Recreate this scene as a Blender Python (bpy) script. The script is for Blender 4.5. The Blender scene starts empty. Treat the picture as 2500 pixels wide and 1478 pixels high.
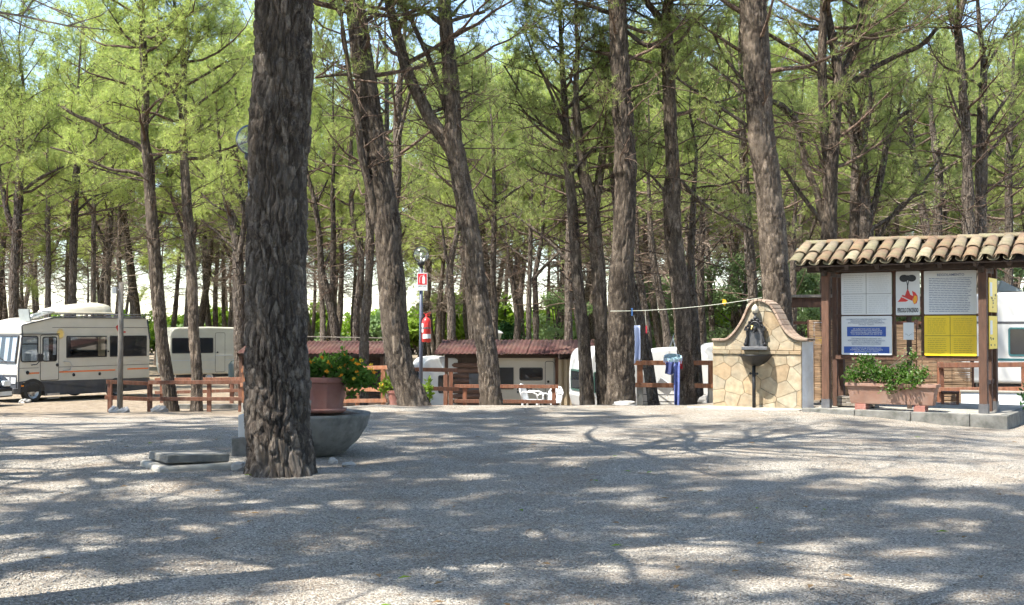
import bpy, math, random
import numpy as np
from mathutils import Vector, Matrix, Euler

S = bpy.context.scene
COL = S.collection
R_ = math.radians

# ------------------------------------------------------------------ camera
F = 2900.0                       # focal length in pixels of a 2500 px wide frame
EYE = 1.6
PITCH = math.atan(61 / F)
cam = bpy.data.cameras.new('camera')
cam.sensor_fit = 'HORIZONTAL'; cam.sensor_width = 36.0
cam.lens = 36.0 * F / 2500.0
cam.clip_start = 0.1; cam.clip_end = 3000
co = bpy.data.objects.new('camera', cam); COL.objects.link(co)
co.location = (0, 0, EYE); co.rotation_euler = (R_(90) + PITCH, 0, 0)
S.camera = co
# ------------------------------------------------------------------ sky and sun
SUN_TO = Vector((0.43, 0.27, -0.86)).normalized()        # direction the light travels
sun_el = math.asin(-SUN_TO.z)
sun_az = math.atan2(-SUN_TO.x, -SUN_TO.y)                 # clockwise from +Y
w = bpy.data.worlds.new('World'); S.world = w; w.use_nodes = True
nt = w.node_tree; nt.nodes.clear()
sky = nt.nodes.new('ShaderNodeTexSky'); sky.sky_type = 'NISHITA'; sky.sun_disc = False
sky.sun_elevation = sun_el; sky.sun_rotation = sun_az
sky.air_density = 1.0; sky.dust_density = 0.6; sky.ozone_density = 1.0
bg = nt.nodes.new('ShaderNodeBackground'); bg.inputs['Strength'].default_value = 0.15
wo = nt.nodes.new('ShaderNodeOutputWorld')
nt.links.new(sky.outputs[0], bg.inputs[0]); nt.links.new(bg.outputs[0], wo.inputs[0])
sl = bpy.data.lights.new('sun', 'SUN'); sl.energy = 5.0; sl.angle = R_(0.53); sl.color = (1.0, 0.95, 0.86)
so = bpy.data.objects.new('sun', sl); COL.objects.link(so)
so.rotation_euler = SUN_TO.to_track_quat('-Z', 'Y').to_euler(); so.location = (-20, -10, 40)
S.view_settings.view_transform = 'Standard'; S.view_settings.look = 'None'
S.view_settings.exposure = 1.48; S.view_settings.gamma = 1.0
S.render.engine = 'CYCLES'
S.cycles.use_denoising = True
S.cycles.use_adaptive_sampling = True; S.cycles.adaptive_threshold = 0.03; S.cycles.adaptive_min_samples = 12
S.cycles.max_bounces = 6; S.cycles.diffuse_bounces = 3; S.cycles.transmission_bounces = 3
S.cycles.transparent_max_bounces = 12; S.cycles.glossy_bounces = 3
S.cycles.caustics_reflective = False; S.cycles.caustics_refractive = False

# ------------------------------------------------------------------ helpers
def P(px, py, d):
    """the point at depth d (metres along +Y) that the photograph shows at pixel px, py"""
    u = (px - 1250) / F; v = (739 - py) / F
    c, s = math.cos(PITCH), math.sin(PITCH)
    yy = c - v * s; zz = s + v * c
    t = d / yy
    return Vector((u * t, d, EYE + zz * t))
def PX(px, d): return (px - 1250) / F * d
def smooth(a, b, x):
    t = np.clip((np.asarray(x, float) - a) / (b - a), 0, 1); return t * t * (3 - 2 * t)
def ground_np(x, y):
    x = np.asarray(x, float); y = np.asarray(y, float)
    d = np.maximum(y, 4.0)
    u = x / d * F + 1250
    zl = np.interp(y, [-100, 18, 32, 45, 60, 120], [0, 0, -.65, -.75, -.95, -1.0])
    zc = np.interp(y, [-100, 22, 24.5, 32, 38, 45, 120], [0, .0, .0, -.56, -1.1, -1.2, -1.1])
    zr = np.interp(y, [-100, 30, 45, 120], [0, 0, -.6, -1.0])
    wl = 1 - smooth(620, 900, u); wr = smooth(1640, 1800, u)
    z = wl * zl + wr * zr + (1 - wl - wr) * zc
    z = z - .14 * smooth(5.4, 8.6, x) * (1 - smooth(23, 30, y)) * smooth(3, 12, y)
    z = z + .02 * np.sin(x * .7 + 1) * np.sin(y * .5) * smooth(70, 40, y) * (y < 70)
    return z
def ground(x, y): return float(ground_np(x, y))
def GP(px, d):
    x = PX(px, d); return Vector((x, d, ground(x, d)))

class MB:
    def __init__(s): s.v = []; s.f = []; s.m = []; s.cur = 0
    def add(s, vs, fs, mat=None):
        o = len(s.v); s.v += [tuple(p) for p in vs]
        for q in fs: s.f.append(tuple(i + o for i in q)); s.m.append(s.cur if mat is None else mat)
        return s
    def box(s, x0, x1, y0, y1, z0, z1, mat=None):
        return s.add([(x0,y0,z0),(x1,y0,z0),(x1,y1,z0),(x0,y1,z0),(x0,y0,z1),(x1,y0,z1),(x1,y1,z1),(x0,y1,z1)],
                     [(0,3,2,1),(4,5,6,7),(0,1,5,4),(1,2,6,5),(2,3,7,6),(3,0,4,7)], mat)
    def beam(s, a, b, wid, hei, mat=None, up=(0,0,1)):
        a = Vector(a); b = Vector(b); d = (b - a).normalized(); up = Vector(up)
        if abs(d.dot(up)) > .99: up = Vector((0,1,0))
        x = d.cross(up).normalized(); z = x.cross(d)
        vs = []
        for p in (a, b):
            for sx, sz in ((-1,-1),(1,-1),(1,1),(-1,1)): vs.append(p + x * sx * wid / 2 + z * sz * hei / 2)
        return s.add(vs, [(0,1,2,3),(7,6,5,4),(0,4,5,1),(1,5,6,2),(2,6,7,3),(3,7,4,0)], mat)
    def prism(s, poly, a, b, axis='y', mat=None):
        """poly in the two other axes (x,z for y; x,y for z; y,z for x), from a to b along axis"""
        n = len(poly)
        def mk(p, t):
            if axis == 'y': return (p[0], t, p[1])
            if axis == 'z': return (p[0], p[1], t)
            return (t, p[0], p[1])
        vs = [mk(p, a) for p in poly] + [mk(p, b) for p in poly]
        fs = [tuple(range(n)), tuple(reversed(range(n, 2 * n)))]
        fs += [(i, i + n, (i + 1) % n + n, (i + 1) % n) for i in range(n)]
        return s.add(vs, fs, mat)
    def tube(s, pts, r, n=8, cap=True, mat=None):
        pts = [Vector(p) for p in pts]
        if not hasattr(r, '__len__'): r = [r] * len(pts)
        o = len(s.v); t0 = (pts[1] - pts[0]).normalized()
        x = t0.orthogonal().normalized()
        vs = []
        for i, p in enumerate(pts):
            t = (pts[min(i + 1, len(pts) - 1)] - pts[max(i - 1, 0)]).normalized()
            x = (x - t * x.dot(t)).normalized(); y = t.cross(x)
            for k in range(n):
                a = 2 * math.pi * k / n; vs.append(p + (x * math.cos(a) + y * math.sin(a)) * r[i])
        fs = []
        for i in range(len(pts) - 1):
            for k in range(n):
                k2 = (k + 1) % n; fs.append((i*n+k, i*n+k2, (i+1)*n+k2, (i+1)*n+k))
        if cap: fs += [tuple(reversed(range(n))), tuple(range((len(pts)-1)*n, len(pts)*n))]
        return s.add(vs, fs, mat)
    def lathe(s, prof, n=24, c=(0,0,0), mat=None, a0=0, a1=2*math.pi, sy=1.0):
        full = abs(a1 - a0 - 2 * math.pi) < 1e-6
        m = n if full else n + 1
        vs = []
        for r, z in prof:
            for k in range(m):
                a = a0 + (a1 - a0) * k / n; vs.append((c[0] + r * math.cos(a), c[1] + r * math.sin(a) * sy, c[2] + z))
        fs = []
        for i in range(len(prof) - 1):
            for k in range(n):
                k2 = (k + 1) % m; fs.append((i*m+k, i*m+k2, (i+1)*m+k2, (i+1)*m+k))
        return s.add(vs, fs, mat)
    def sphere(s, c, r, n=16, mat=None, sz=1.0):
        prof = [(max(r * math.sin(math.pi * i / (n // 2 + 1)), 1e-4), -r * sz * math.cos(math.pi * i / (n // 2 + 1))) for i in range(n // 2 + 2)]
        return s.lathe(prof, n, c, mat)
    def build(s, name, mats, parent=None, loc=(0,0,0), rot=(0,0,0), sm=False, bevel=0, seg=2):
        me = bpy.data.meshes.new(name); me.from_pydata(s.v, [], s.f)
        if not isinstance(mats, (list, tuple)): mats = [mats]
        for m in mats: me.materials.append(m)
        if len(mats) > 1: me.polygons.foreach_set('material_index', s.m)
        if sm: me.polygons.foreach_set('use_smooth', [True] * len(me.polygons))
        me.update()
        o = link(name, me, parent, loc, rot)
        if bevel:
            b = o.modifiers.new('bevel', 'BEVEL'); b.width = bevel; b.segments = seg; b.limit_method = 'ANGLE'; b.angle_limit = R_(40)
        return o
def link(name, data, parent=None, loc=(0,0,0), rot=(0,0,0)):
    o = bpy.data.objects.new(name, data); COL.objects.link(o)
    o.parent = parent; o.location = loc
    o.rotation_euler = rot if hasattr(rot, '__len__') else (0, 0, rot)
    return o
def tag(o, label, cat, group=None):
    o['label'] = label; o['category'] = cat
    if group: o['group'] = group
    return o
def thing(name, label, cat, loc=(0,0,0), rz=0, group=None):
    return tag(link(name, None, None, loc, (0, 0, rz)), label, cat, group)
def fast_mesh(name, verts, faces, mat, sm=False, mat_idx=None):
    """verts (n,3), faces (m,k) with one k"""
    me = bpy.data.meshes.new(name)
    m, k = faces.shape
    me.vertices.add(len(verts)); me.vertices.foreach_set('co', np.ascontiguousarray(verts, np.float32).ravel())
    me.loops.add(m * k); me.loops.foreach_set('vertex_index', np.ascontiguousarray(faces, np.int32).ravel())
    me.polygons.add(m); me.polygons.foreach_set('loop_start', np.arange(0, m * k, k, dtype=np.int32))
    if sm: me.polygons.foreach_set('use_smooth', np.ones(m, bool))
    for q in (mat if isinstance(mat, (list, tuple)) else [mat]): me.materials.append(q)
    me.update(calc_edges=True)
    return me
def rrect(x0, x1, z0, z1, r, n=4):
    out = []
    for cx, cz, a in ((x1 - r, z1 - r, 0), (x0 + r, z1 - r, 90), (x0 + r, z0 + r, 180), (x1 - r, z0 + r, 270)):
        for i in range(n + 1):
            t = R_(a + 90 * i / n); out.append((cx + r * math.cos(t), cz + r * math.sin(t)))
    return out
def ring(poly, k):
    cx = sum(p[0] for p in poly) / len(poly); cz = sum(p[1] for p in poly) / len(poly)
    return [(p[0] + (k if p[0] > cx else -k), p[1] + (k if p[1] > cz else -k)) for p in poly]

# ------------------------------------------------------------------ materials
def mat_base(name):
    m = bpy.data.materials.new(name); m.use_nodes = True
    nt = m.node_tree; nt.nodes.clear()
    out = nt.nodes.new('ShaderNodeOutputMaterial'); b = nt.nodes.new('ShaderNodeBsdfPrincipled')
    nt.links.new(b.outputs[0], out.inputs[0])
    return m, nt, b, out
def nd(nt, t, **kw):
    n = nt.nodes.new(t)
    for k, v in kw.items():
        if k in n.inputs.keys() if isinstance(k, str) else False: n.inputs[k].default_value = v
        else: setattr(n, k, v)
    return n
def ramp(nt, fac, stops):
    r = nt.nodes.new('ShaderNodeValToRGB'); e = r.color_ramp.elements
    e[0].position = stops[0][0]; e[0].color = (*stops[0][1], 1)
    e[1].position = stops[-1][0]; e[1].color = (*stops[-1][1], 1)
    for p, c in stops[1:-1]:
        q = e.new(p); q.color = (*c, 1)
    nt.links.new(fac, r.inputs[0]); return r
def mixc(nt, fac, a, b, blend='MIX'):
    n = nt.nodes.new('ShaderNodeMix'); n.data_type = 'RGBA'; n.blend_type = blend
    for sock, v in ((n.inputs[0], fac), (n.inputs[6], a), (n.inputs[7], b)):
        if isinstance(v, (int, float)): sock.default_value = v
        elif isinstance(v, tuple): sock.default_value = (*v[:3], 1)
        else: nt.links.new(v, sock)
    return n.outputs[2]
def noise(nt, vec, scale, detail=4, rough=.6):
    n = nt.nodes.new('ShaderNodeTexNoise'); n.inputs['Scale'].default_value = scale
    n.inputs['Detail'].default_value = detail; n.inputs['Roughness'].default_value = rough
    nt.links.new(vec, n.inputs['Vector']); return n
def mapping(nt, vec, scale):
    n = nt.nodes.new('ShaderNodeMapping'); n.inputs['Scale'].default_value = scale
    nt.links.new(vec, n.inputs['Vector']); return n.outputs[0]
def pm(name, col, rough=.6, var=.18, scale=6, bump=.15, bscale=60, metal=0, stretch=(1,1,1), dirt=None, dirt_amt=.5, dscale=2.5, rnd=.15, spec=.5, coat=0):
    m, nt, b, out = mat_base(name)
    tc = nt.nodes.new('ShaderNodeTexCoord'); oi = nt.nodes.new('ShaderNodeObjectInfo')
    vec = mapping(nt, tc.outputs['Object'], stretch)
    n1 = noise(nt, vec, scale)
    c0 = tuple(max(0, c * (1 - var)) for c in col); c1 = tuple(min(1, c * (1 + var)) for c in col)
    r = ramp(nt, n1.outputs[0], [(.3, c0), (.7, c1)])
    c = r.outputs[0]
    if dirt:
        n2 = noise(nt, vec, dscale, 6, .65)
        r2 = ramp(nt, n2.outputs[0], [(.45, (0,0,0)), (.72, (dirt_amt,)*3)])
        c = mixc(nt, r2.outputs[0], c, dirt)
    if rnd:
        hsv = nt.nodes.new('ShaderNodeHueSaturation')
        mr = nt.nodes.new('ShaderNodeMapRange'); mr.inputs[3].default_value = 1 - rnd; mr.inputs[4].default_value = 1 + rnd
        nt.links.new(oi.outputs['Random'], mr.inputs[0]); nt.links.new(mr.outputs[0], hsv.inputs['Value'])
        nt.links.new(c, hsv.inputs['Color']); c = hsv.outputs[0]
    nt.links.new(c, b.inputs['Base Color'])
    b.inputs['Roughness'].default_value = rough; b.inputs['Metallic'].default_value = metal
    b.inputs['Specular IOR Level'].default_value = spec
    if coat: b.inputs['Coat Weight'].default_value = coat
    if bump:
        n3 = noise(nt, vec, bscale, 5, .7)
        bp = nt.nodes.new('ShaderNodeBump'); bp.inputs['Strength'].default_value = bump; bp.inputs['Distance'].default_value = .01
        nt.links.new(n3.outputs[0], bp.inputs['Height']); nt.links.new(bp.outputs[0], b.inputs['Normal'])
    return m

def bark_mat(name, dark, mid, light, scale=9, stretch=.28, bump=1.0, vor=True, plates=False):
    m, nt, b, out = mat_base(name)
    tc = nt.nodes.new('ShaderNodeTexCoord'); oi = nt.nodes.new('ShaderNodeObjectInfo')
    vec0 = mapping(nt, tc.outputs['Object'], (1, 1, stretch))
    wob = noise(nt, tc.outputs['Object'], 5, 3)
    vm = nt.nodes.new('ShaderNodeVectorMath'); vm.operation = 'MULTIPLY_ADD'
    nt.links.new(wob.outputs['Color'], vm.inputs[0]); vm.inputs[1].default_value = (.12, .12, .12); nt.links.new(vec0, vm.inputs[2])
    vec = vm.outputs[0]
    n1 = noise(nt, vec, 20, 8, .72)
    c = ramp(nt, n1.outputs[0], [(.36, dark), (.49, mid), (.60, light), (.72, tuple(l * 1.25 for l in light))]).outputs[0]
    n2 = noise(nt, tc.outputs['Object'], 1.1, 3)
    c = mixc(nt, ramp(nt, n2.outputs[0], [(.4, (0,0,0)), (.7, (.45,.45,.45))]).outputs[0], c, tuple(l * 1.05 for l in light))
    hsv = nt.nodes.new('ShaderNodeHueSaturation'); mr = nt.nodes.new('ShaderNodeMapRange'); mr.inputs[3].default_value = .75; mr.inputs[4].default_value = 1.25
    nt.links.new(oi.outputs['Random'], mr.inputs[0]); nt.links.new(mr.outputs[0], hsv.inputs['Value']); nt.links.new(c, hsv.inputs['Color'])
    c = hsv.outputs[0]
    if plates:                                     # every plate of bark has its own tone
        at = nt.nodes.new('ShaderNodeAttribute'); at.attribute_name = 'plate'
        c = mixc(nt, 1.0, c, ramp(nt, at.outputs['Fac'], [(0, (.68,.66,.64)), (.5, (.95,.94,.92)), (1, (1.5,1.47,1.42))]).outputs[0], 'MULTIPLY')
    nt.links.new(c, b.inputs['Base Color'])
    b.inputs['Roughness'].default_value = .95; b.inputs['Specular IOR Level'].default_value = .15
    bp2 = nt.nodes.new('ShaderNodeBump'); bp2.inputs['Strength'].default_value = .7; bp2.inputs['Distance'].default_value = .012
    nt.links.new(n1.outputs[0], bp2.inputs['Height'])
    if vor:
        v = nt.nodes.new('ShaderNodeTexVoronoi'); v.feature = 'DISTANCE_TO_EDGE'; v.inputs['Scale'].default_value = scale
        nt.links.new(vec, v.inputs['Vector'])
        r = ramp(nt, v.outputs['Distance'], [(0, (0,0,0)), (.22, (1,1,1))])
        bp = nt.nodes.new('ShaderNodeBump'); bp.inputs['Strength'].default_value = bump; bp.inputs['Distance'].default_value = .03
        nt.links.new(r.outputs[0], bp.inputs['Height']); nt.links.new(bp.outputs[0], bp2.inputs['Normal'])
    nt.links.new(bp2.outputs[0], b.inputs['Normal'])
    return m
def leaf_mat(name, c0, c1, trans, sat=.12, amt=.45, c2=None):
    m = bpy.data.materials.new(name); m.use_nodes = True; nt = m.node_tree; nt.nodes.clear()
    out = nt.nodes.new('ShaderNodeOutputMaterial')
    tc = nt.nodes.new('ShaderNodeTexCoord'); oi = nt.nodes.new('ShaderNodeObjectInfo')
    n1 = noise(nt, tc.outputs['Object'], 1.3, 4); n2 = noise(nt, tc.outputs['Object'], 9, 2)
    ad = nt.nodes.new('ShaderNodeMath'); ad.operation = 'MULTIPLY_ADD'
    nt.links.new(n2.outputs[0], ad.inputs[0]); ad.inputs[1].default_value = .5; nt.links.new(n1.outputs[0], ad.inputs[2])
    c = ramp(nt, ad.outputs[0], [(.5, c0), (.98, c1)] if c2 is None else [(.5, c0), (.86, c1), (1.0, c2)]).outputs[0]
    hsv = nt.nodes.new('ShaderNodeHueSaturation')
    mr = nt.nodes.new('ShaderNodeMapRange'); mr.inputs[3].default_value = .8; mr.inputs[4].default_value = 1.2
    nt.links.new(oi.outputs['Random'], mr.inputs[0]); nt.links.new(mr.outputs[0], hsv.inputs['Value']); nt.links.new(c, hsv.inputs['Color'])
    d = nt.nodes.new('ShaderNodeBsdfDiffuse'); t = nt.nodes.new('ShaderNodeBsdfTranslucent')
    nt.links.new(hsv.outputs[0], d.inputs[0])
    nt.links.new(mixc(nt, 1.0, hsv.outputs[0], trans, 'MULTIPLY'), t.inputs[0])
    mx = nt.nodes.new('ShaderNodeMixShader'); mx.inputs[0].default_value = amt
    nt.links.new(d.outputs[0], mx.inputs[1]); nt.links.new(t.outputs[0], mx.inputs[2])
    nt.links.new(mx.outputs[0], out.inputs[0])
    return m
def glass_mat(name, tint=(.9,.95,.95), clear=.8, rough=.03):
    m = bpy.data.materials.new(name); m.use_nodes = True; nt = m.node_tree; nt.nodes.clear()
    out = nt.nodes.new('ShaderNodeOutputMaterial'); tr = nt.nodes.new('ShaderNodeBsdfTransparent'); tr.inputs[0].default_value = (*tint, 1)
    g = nt.nodes.new('ShaderNodeBsdfGlossy'); g.inputs['Roughness'].default_value = rough; g.inputs[0].default_value = (.9,.9,.9,1)
    lw = nt.nodes.new('ShaderNodeLayerWeight'); lw.inputs[0].default_value = .12
    mr = nt.nodes.new('ShaderNodeMapRange'); mr.inputs[3].default_value = 1 - clear; mr.inputs[4].default_value = 1
    nt.links.new(lw.outputs[0], mr.inputs[0])
    mx = nt.nodes.new('ShaderNodeMixShader'); nt.links.new(mr.outputs[0], mx.inputs[0])
    nt.links.new(tr.outputs[0], mx.inputs[1]); nt.links.new(g.outputs[0], mx.inputs[2]); nt.links.new(mx.outputs[0], out.inputs[0])
    return m
def gravel_mat():
    m, nt, b, out = mat_base('gravel')
    tc = nt.nodes.new('ShaderNodeTexCoord'); o = tc.outputs['Object']
    v = nt.nodes.new('ShaderNodeTexVoronoi'); v.inputs['Scale'].default_value = 78; nt.links.new(o, v.inputs['Vector'])
    v2 = nt.nodes.new('ShaderNodeTexVoronoi'); v2.inputs['Scale'].default_value = 28; nt.links.new(o, v2.inputs['Vector'])
    sp = nt.nodes.new('ShaderNodeSeparateColor'); nt.links.new(v.outputs['Color'], sp.inputs[0])
    c = ramp(nt, sp.outputs[0], [(0, (.048,.044,.038)), (.16, (.158,.146,.127)), (.5, (.285,.263,.226)), (.8, (.39,.357,.303)), (1, (.58,.54,.465))]).outputs[0]
    n1 = noise(nt, o, 1.1, 5, .65)                    # drifts of brown pine litter
    n1b = noise(nt, mapping(nt, o, (1.0, 1.6, 1)), 30, 4, .7)
    mul = nt.nodes.new('ShaderNodeMath'); mul.operation = 'MULTIPLY'; nt.links.new(n1.outputs[0], mul.inputs[0]); nt.links.new(n1b.outputs[0], mul.inputs[1])
    c = mixc(nt, ramp(nt, mul.outputs[0], [(.21, (0,0,0)), (.40, (.8,.8,.8))]).outputs[0], c, (.195,.135,.085))
    n2 = noise(nt, o, .35, 3)
    c = mixc(nt, ramp(nt, n2.outputs[0], [(.35, (0,0,0)), (.7, (.35,.35,.35))]).outputs[0], c, (.26,.23,.19))
    # beyond the yard the ground is pale sandy litter
    sx = nt.nodes.new('ShaderNodeSeparateXYZ'); nt.links.new(o, sx.inputs[0])
    mr = nt.nodes.new('ShaderNodeMapRange'); mr.inputs[1].default_value = 24; mr.inputs[2].default_value = 30; mr.interpolation_type = 'SMOOTHSTEP'
    nt.links.new(sx.outputs[1], mr.inputs[0])
    n4 = noise(nt, o, 3.0, 6, .7)
    sand = ramp(nt, n4.outputs[0], [(.3, (.14,.10,.065)), (.55, (.27,.22,.16)), (.8, (.38,.33,.26))]).outputs[0]
    c = mixc(nt, mr.outputs[0], c, sand)
    nt.links.new(c, b.inputs['Base Color'])
    b.inputs['Roughness'].default_value = .95; b.inputs['Specular IOR Level'].default_value = .2
    r = ramp(nt, v.outputs['Distance'], [(0, (1,1,1)), (.8, (0,0,0))])
    bp = nt.nodes.new('ShaderNodeBump'); bp.inputs['Strength'].default_value = .9; bp.inputs['Distance'].default_value = .012
    nt.links.new(r.outputs[0], bp.inputs['Height'])
    bp2 = nt.nodes.new('ShaderNodeBump'); bp2.inputs['Strength'].default_value = .5; bp2.inputs['Distance'].default_value = .03
    n5 = noise(nt, o, 7, 5, .7); nt.links.new(n5.outputs[0], bp2.inputs['Height'])
    nt.links.new(bp.outputs[0], bp2.inputs['Normal']); nt.links.new(bp2.outputs[0], b.inputs['Normal'])
    return m

M = {}
M['gravel'] = gravel_mat()
M['pebble'] = pm('pebble', (.27,.25,.22), .9, .5, 40, 0, rnd=.0)
M['bark_big'] = bark_mat('bark_big', (.022,.018,.015), (.062,.05,.042), (.165,.142,.12), vor=False, plates=True)
M['bark'] = bark_mat('bark', (.028,.0215,.017), (.074,.058,.046), (.16,.132,.106), 10, .3, 1.0)
M['bark_near'] = bark_mat('bark_near', (.025,.02,.0155), (.068,.053,.042), (.16,.131,.104), vor=False, plates=True)
M['limb'] = bark_mat('limb', (.05,.032,.024), (.10,.068,.05), (.18,.132,.102), 14, .4, .5)
M['twig'] = pm('twig', (.20,.155,.12), .95, .35, 3, 0)
M['needle_sunlit'] = leaf_mat('needle_sunlit', (.265,.305,.11), (.41,.43,.175), (1.2,1.4,.85), amt=.5, c2=(.40,.37,.22))  # sunlit copy of the needles, mostly left-hand crowns: sunlight put into the colour
M['needle_shaded'] = leaf_mat('needle_shaded', (.175,.205,.08), (.30,.32,.14), (1.2,1.4,.85), amt=.5, c2=(.31,.265,.165))  # darker copy of the same needles, shade of the right-hand crowns in the colour
M['needle_dead'] = leaf_mat('needle_dead', (.20,.13,.07), (.30,.21,.12), (1.0,.9,.7), amt=.25)
M['leaf_pale'] = leaf_mat('leaf_pale', (.11,.17,.075), (.23,.30,.15), (1.1,1.25,.75), amt=.35)
M['leaf_green'] = leaf_mat('leaf_green', (.045,.10,.022), (.10,.18,.04), (1.2,1.4,.6), amt=.35)
M['leaf_bright'] = leaf_mat('leaf_bright', (.12,.2,.03), (.22,.30,.06), (1.2,1.35,.6), amt=.45)
M['leaf_dark'] = leaf_mat('leaf_dark', (.02,.06,.025), (.05,.10,.04), (1.1,1.2,.7), amt=.3)
M['petal'] = leaf_mat('petal', (.75,.24,.02), (.85,.38,.04), (1,.9,.6), amt=.3)
M['petal_y'] = leaf_mat('petal_y', (.80,.52,.03), (.85,.62,.08), (1,.9,.6), amt=.3)
M['wood_red'] = pm('wood_red', (.16,.06,.03), .75, .35, 4, .4, 30, stretch=(6,6,1.2), dirt=(.21,.14,.10), dirt_amt=.55, rnd=.22)
M['wood_red_lit'] = pm('wood_red_lit', (.22,.085,.036), .7, .3, 4, .4, 30, stretch=(5,5,1), dirt=(.35,.25,.18), dirt_amt=.4)  # lit copy of the brown-red fence wood, sunlight put into its colour
M['wood_brown'] = pm('wood_brown', (.085,.04,.023), .75, .35, 4, .4, 30, stretch=(6,6,1), rnd=.2)
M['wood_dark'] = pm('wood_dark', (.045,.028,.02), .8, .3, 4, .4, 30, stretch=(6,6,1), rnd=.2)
M['wood_grey'] = pm('wood_grey', (.19,.165,.135), .9, .4, 5, .5, 30, stretch=(5,5,.8))
M['log'] = pm('log', (.115,.065,.045), .85, .35, 3, .5, 25, stretch=(1,5,5), rnd=.25)
M['roof_red'] = pm('roof_red', (.062,.02,.016), .9, .35, 1.2, .1, 20, dirt=(.095,.06,.042), dirt_amt=.8, dscale=2.2, rnd=.08)
M['cream'] = pm('cream', (.50,.465,.37), .4, .07, 1.5, .02, 10, dirt=(.38,.33,.24), dirt_amt=.35, dscale=1.2, rnd=.04)
M['van_white'] = pm('van_white', (.55,.515,.44), .35, .05, 1.5, .02, 10, dirt=(.42,.39,.33), dirt_amt=.3, dscale=1.3, rnd=.03)
M['white'] = pm('white', (.52,.52,.505), .4, .05, 3, .03, 20, dirt=(.5,.48,.44), dirt_amt=.25, rnd=.03)
M['plaster'] = pm('plaster', (.80,.82,.84), .9, .08, 4, .25, 90, dirt=(.45,.43,.40), dirt_amt=.4, rnd=.02)
M['skirt'] = pm('skirt', (.055,.058,.066), .55, .15, 3, .05, 30, dirt=(.14,.125,.11), dirt_amt=.5, rnd=.02)
M['black'] = pm('black', (.018,.018,.02), .5, .2, 5, .05, 30)
M['rubber'] = pm('rubber', (.028,.027,.026), .85, .3, 8, .2, 40, dirt=(.10,.09,.08), dirt_amt=.5)
M['steel'] = pm('steel', (.50,.50,.50), .35, .15, 8, .05, 40, metal=.8, dirt=(.25,.22,.18), dirt_amt=.4)
M['pole_grey'] = pm('pole_grey', (.06,.075,.12), .45, .12, 3, .05, 20, dirt=(.22,.2,.18), dirt_amt=.3)
M['orange'] = pm('orange', (.75,.20,.055), .45, .08, 5, 0)
M['yellow'] = pm('yellow', (.78,.55,.015), .45, .06, 2, .02, 20, dirt=(.55,.42,.08), dirt_amt=.25, rnd=.02)
M['sun_yellow'] = pm('sun_yellow', (.80,.56,.16), .5, .05, 5, 0, rnd=0)
M['red'] = pm('red', (.55,.025,.022), .35, .1, 5, .02, 30, coat=.3)
M['sign_red'] = pm('sign_red', (.50,.02,.03), .5, .05, 5, 0)
M['sign_white'] = pm('sign_white', (.62,.64,.66), .45, .05, 2, .02, 20, dirt=(.55,.54,.5), dirt_amt=.25, rnd=.03)
M['sign_blue'] = pm('sign_blue', (.02,.07,.30), .5, .08, 3, 0)
M['ink'] = pm('ink', (.02,.022,.028), .6, .1, 5, 0)
M['ink_blue'] = pm('ink_blue', (.10,.14,.26), .6, .1, 5, 0)
M['ink_faint'] = pm('ink_faint', (.40,.42,.45), .6, .1, 5, 0)
M['ink_olive'] = pm('ink_olive', (.42,.30,.02), .6, .1, 5, 0)
M['flame_red'] = pm('flame_red', (.55,.03,.025), .5, .05, 5, 0)
M['flame_yellow'] = pm('flame_yellow', (.80,.38,.02), .5, .05, 5, 0)
M['terracotta'] = pm('terracotta', (.25,.105,.08), .8, .15, 4, .15, 50, dirt=(.30,.20,.165), dirt_amt=.5)
M['terracotta_pale'] = pm('terracotta_pale', (.25,.14,.10), .85, .15, 4, .15, 50, dirt=(.30,.23,.18), dirt_amt=.55)
M['soil'] = pm('soil', (.07,.045,.03), 1, .4, 30, .6, 60)
M['concrete'] = pm('concrete', (.165,.16,.145), .95, .25, 4, .5, 60, dirt=(.05,.054,.045), dirt_amt=.9, dscale=5)
M['concrete_pale'] = pm('concrete_pale', (.32,.30,.26), .95, .2, 4, .5, 60, dirt=(.22,.20,.15), dirt_amt=.6, dscale=3)
M['mortar'] = pm('mortar', (.30,.25,.175), 1, .2, 8, .5, 80)
STONE_COLS = [(.31,.255,.17), (.315,.265,.185), (.28,.23,.155), (.32,.28,.205), (.31,.235,.145), (.295,.25,.175)]
for i, c in enumerate(STONE_COLS):
    M['stone%d' % i] = pm('stone%d' % i, c, .9, .28, 7, .6, 30, dirt=(.31,.205,.115), dirt_amt=.6, dscale=3.2, rnd=.12)
M['coping'] = pm('coping', (.30,.215,.16), .9, .25, 6, .4, 40, dirt=(.30,.26,.20), dirt_amt=.6, rnd=.18)
M['rock'] = pm('rock', (.34,.325,.30), .95, .2, 8, .6, 40)
M['iron'] = pm('iron', (.018,.018,.02), .5, .3, 10, .25, 50, metal=.3)
M['iron_grey'] = pm('iron_grey', (.13,.13,.135), .5, .25, 8, .2, 50, metal=.5)
M['finial'] = pm('finial', (.42,.39,.32), .8, .3, 30, .4, 60)
M['brass'] = pm('brass', (.62,.47,.20), .3, .15, 8, .1, 30, metal=.9)
M['reed'] = pm('reed', (.24,.155,.09), .9, .4, 5, .3, 40, stretch=(.6,6,6), rnd=.3)
TILE_COLS = [(.19,.12,.07), (.205,.155,.10), (.17,.145,.09), (.225,.185,.125), (.175,.115,.072)]
for i, c in enumerate(TILE_COLS):
    M['tile%d' % i] = pm('tile%d' % i, c, .9, .25, 7, .35, 60, dirt=(.10,.10,.055), dirt_amt=.85, dscale=6, rnd=.2)
M['pane'] = pm('pane', (.02,.022,.025), .06, .1, 3, 0, spec=.6)
M['glass'] = glass_mat('glass', (.86,.89,.90), .9)
M['globe'] = glass_mat('globe', (.93,.95,.94), .90, .08)
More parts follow.
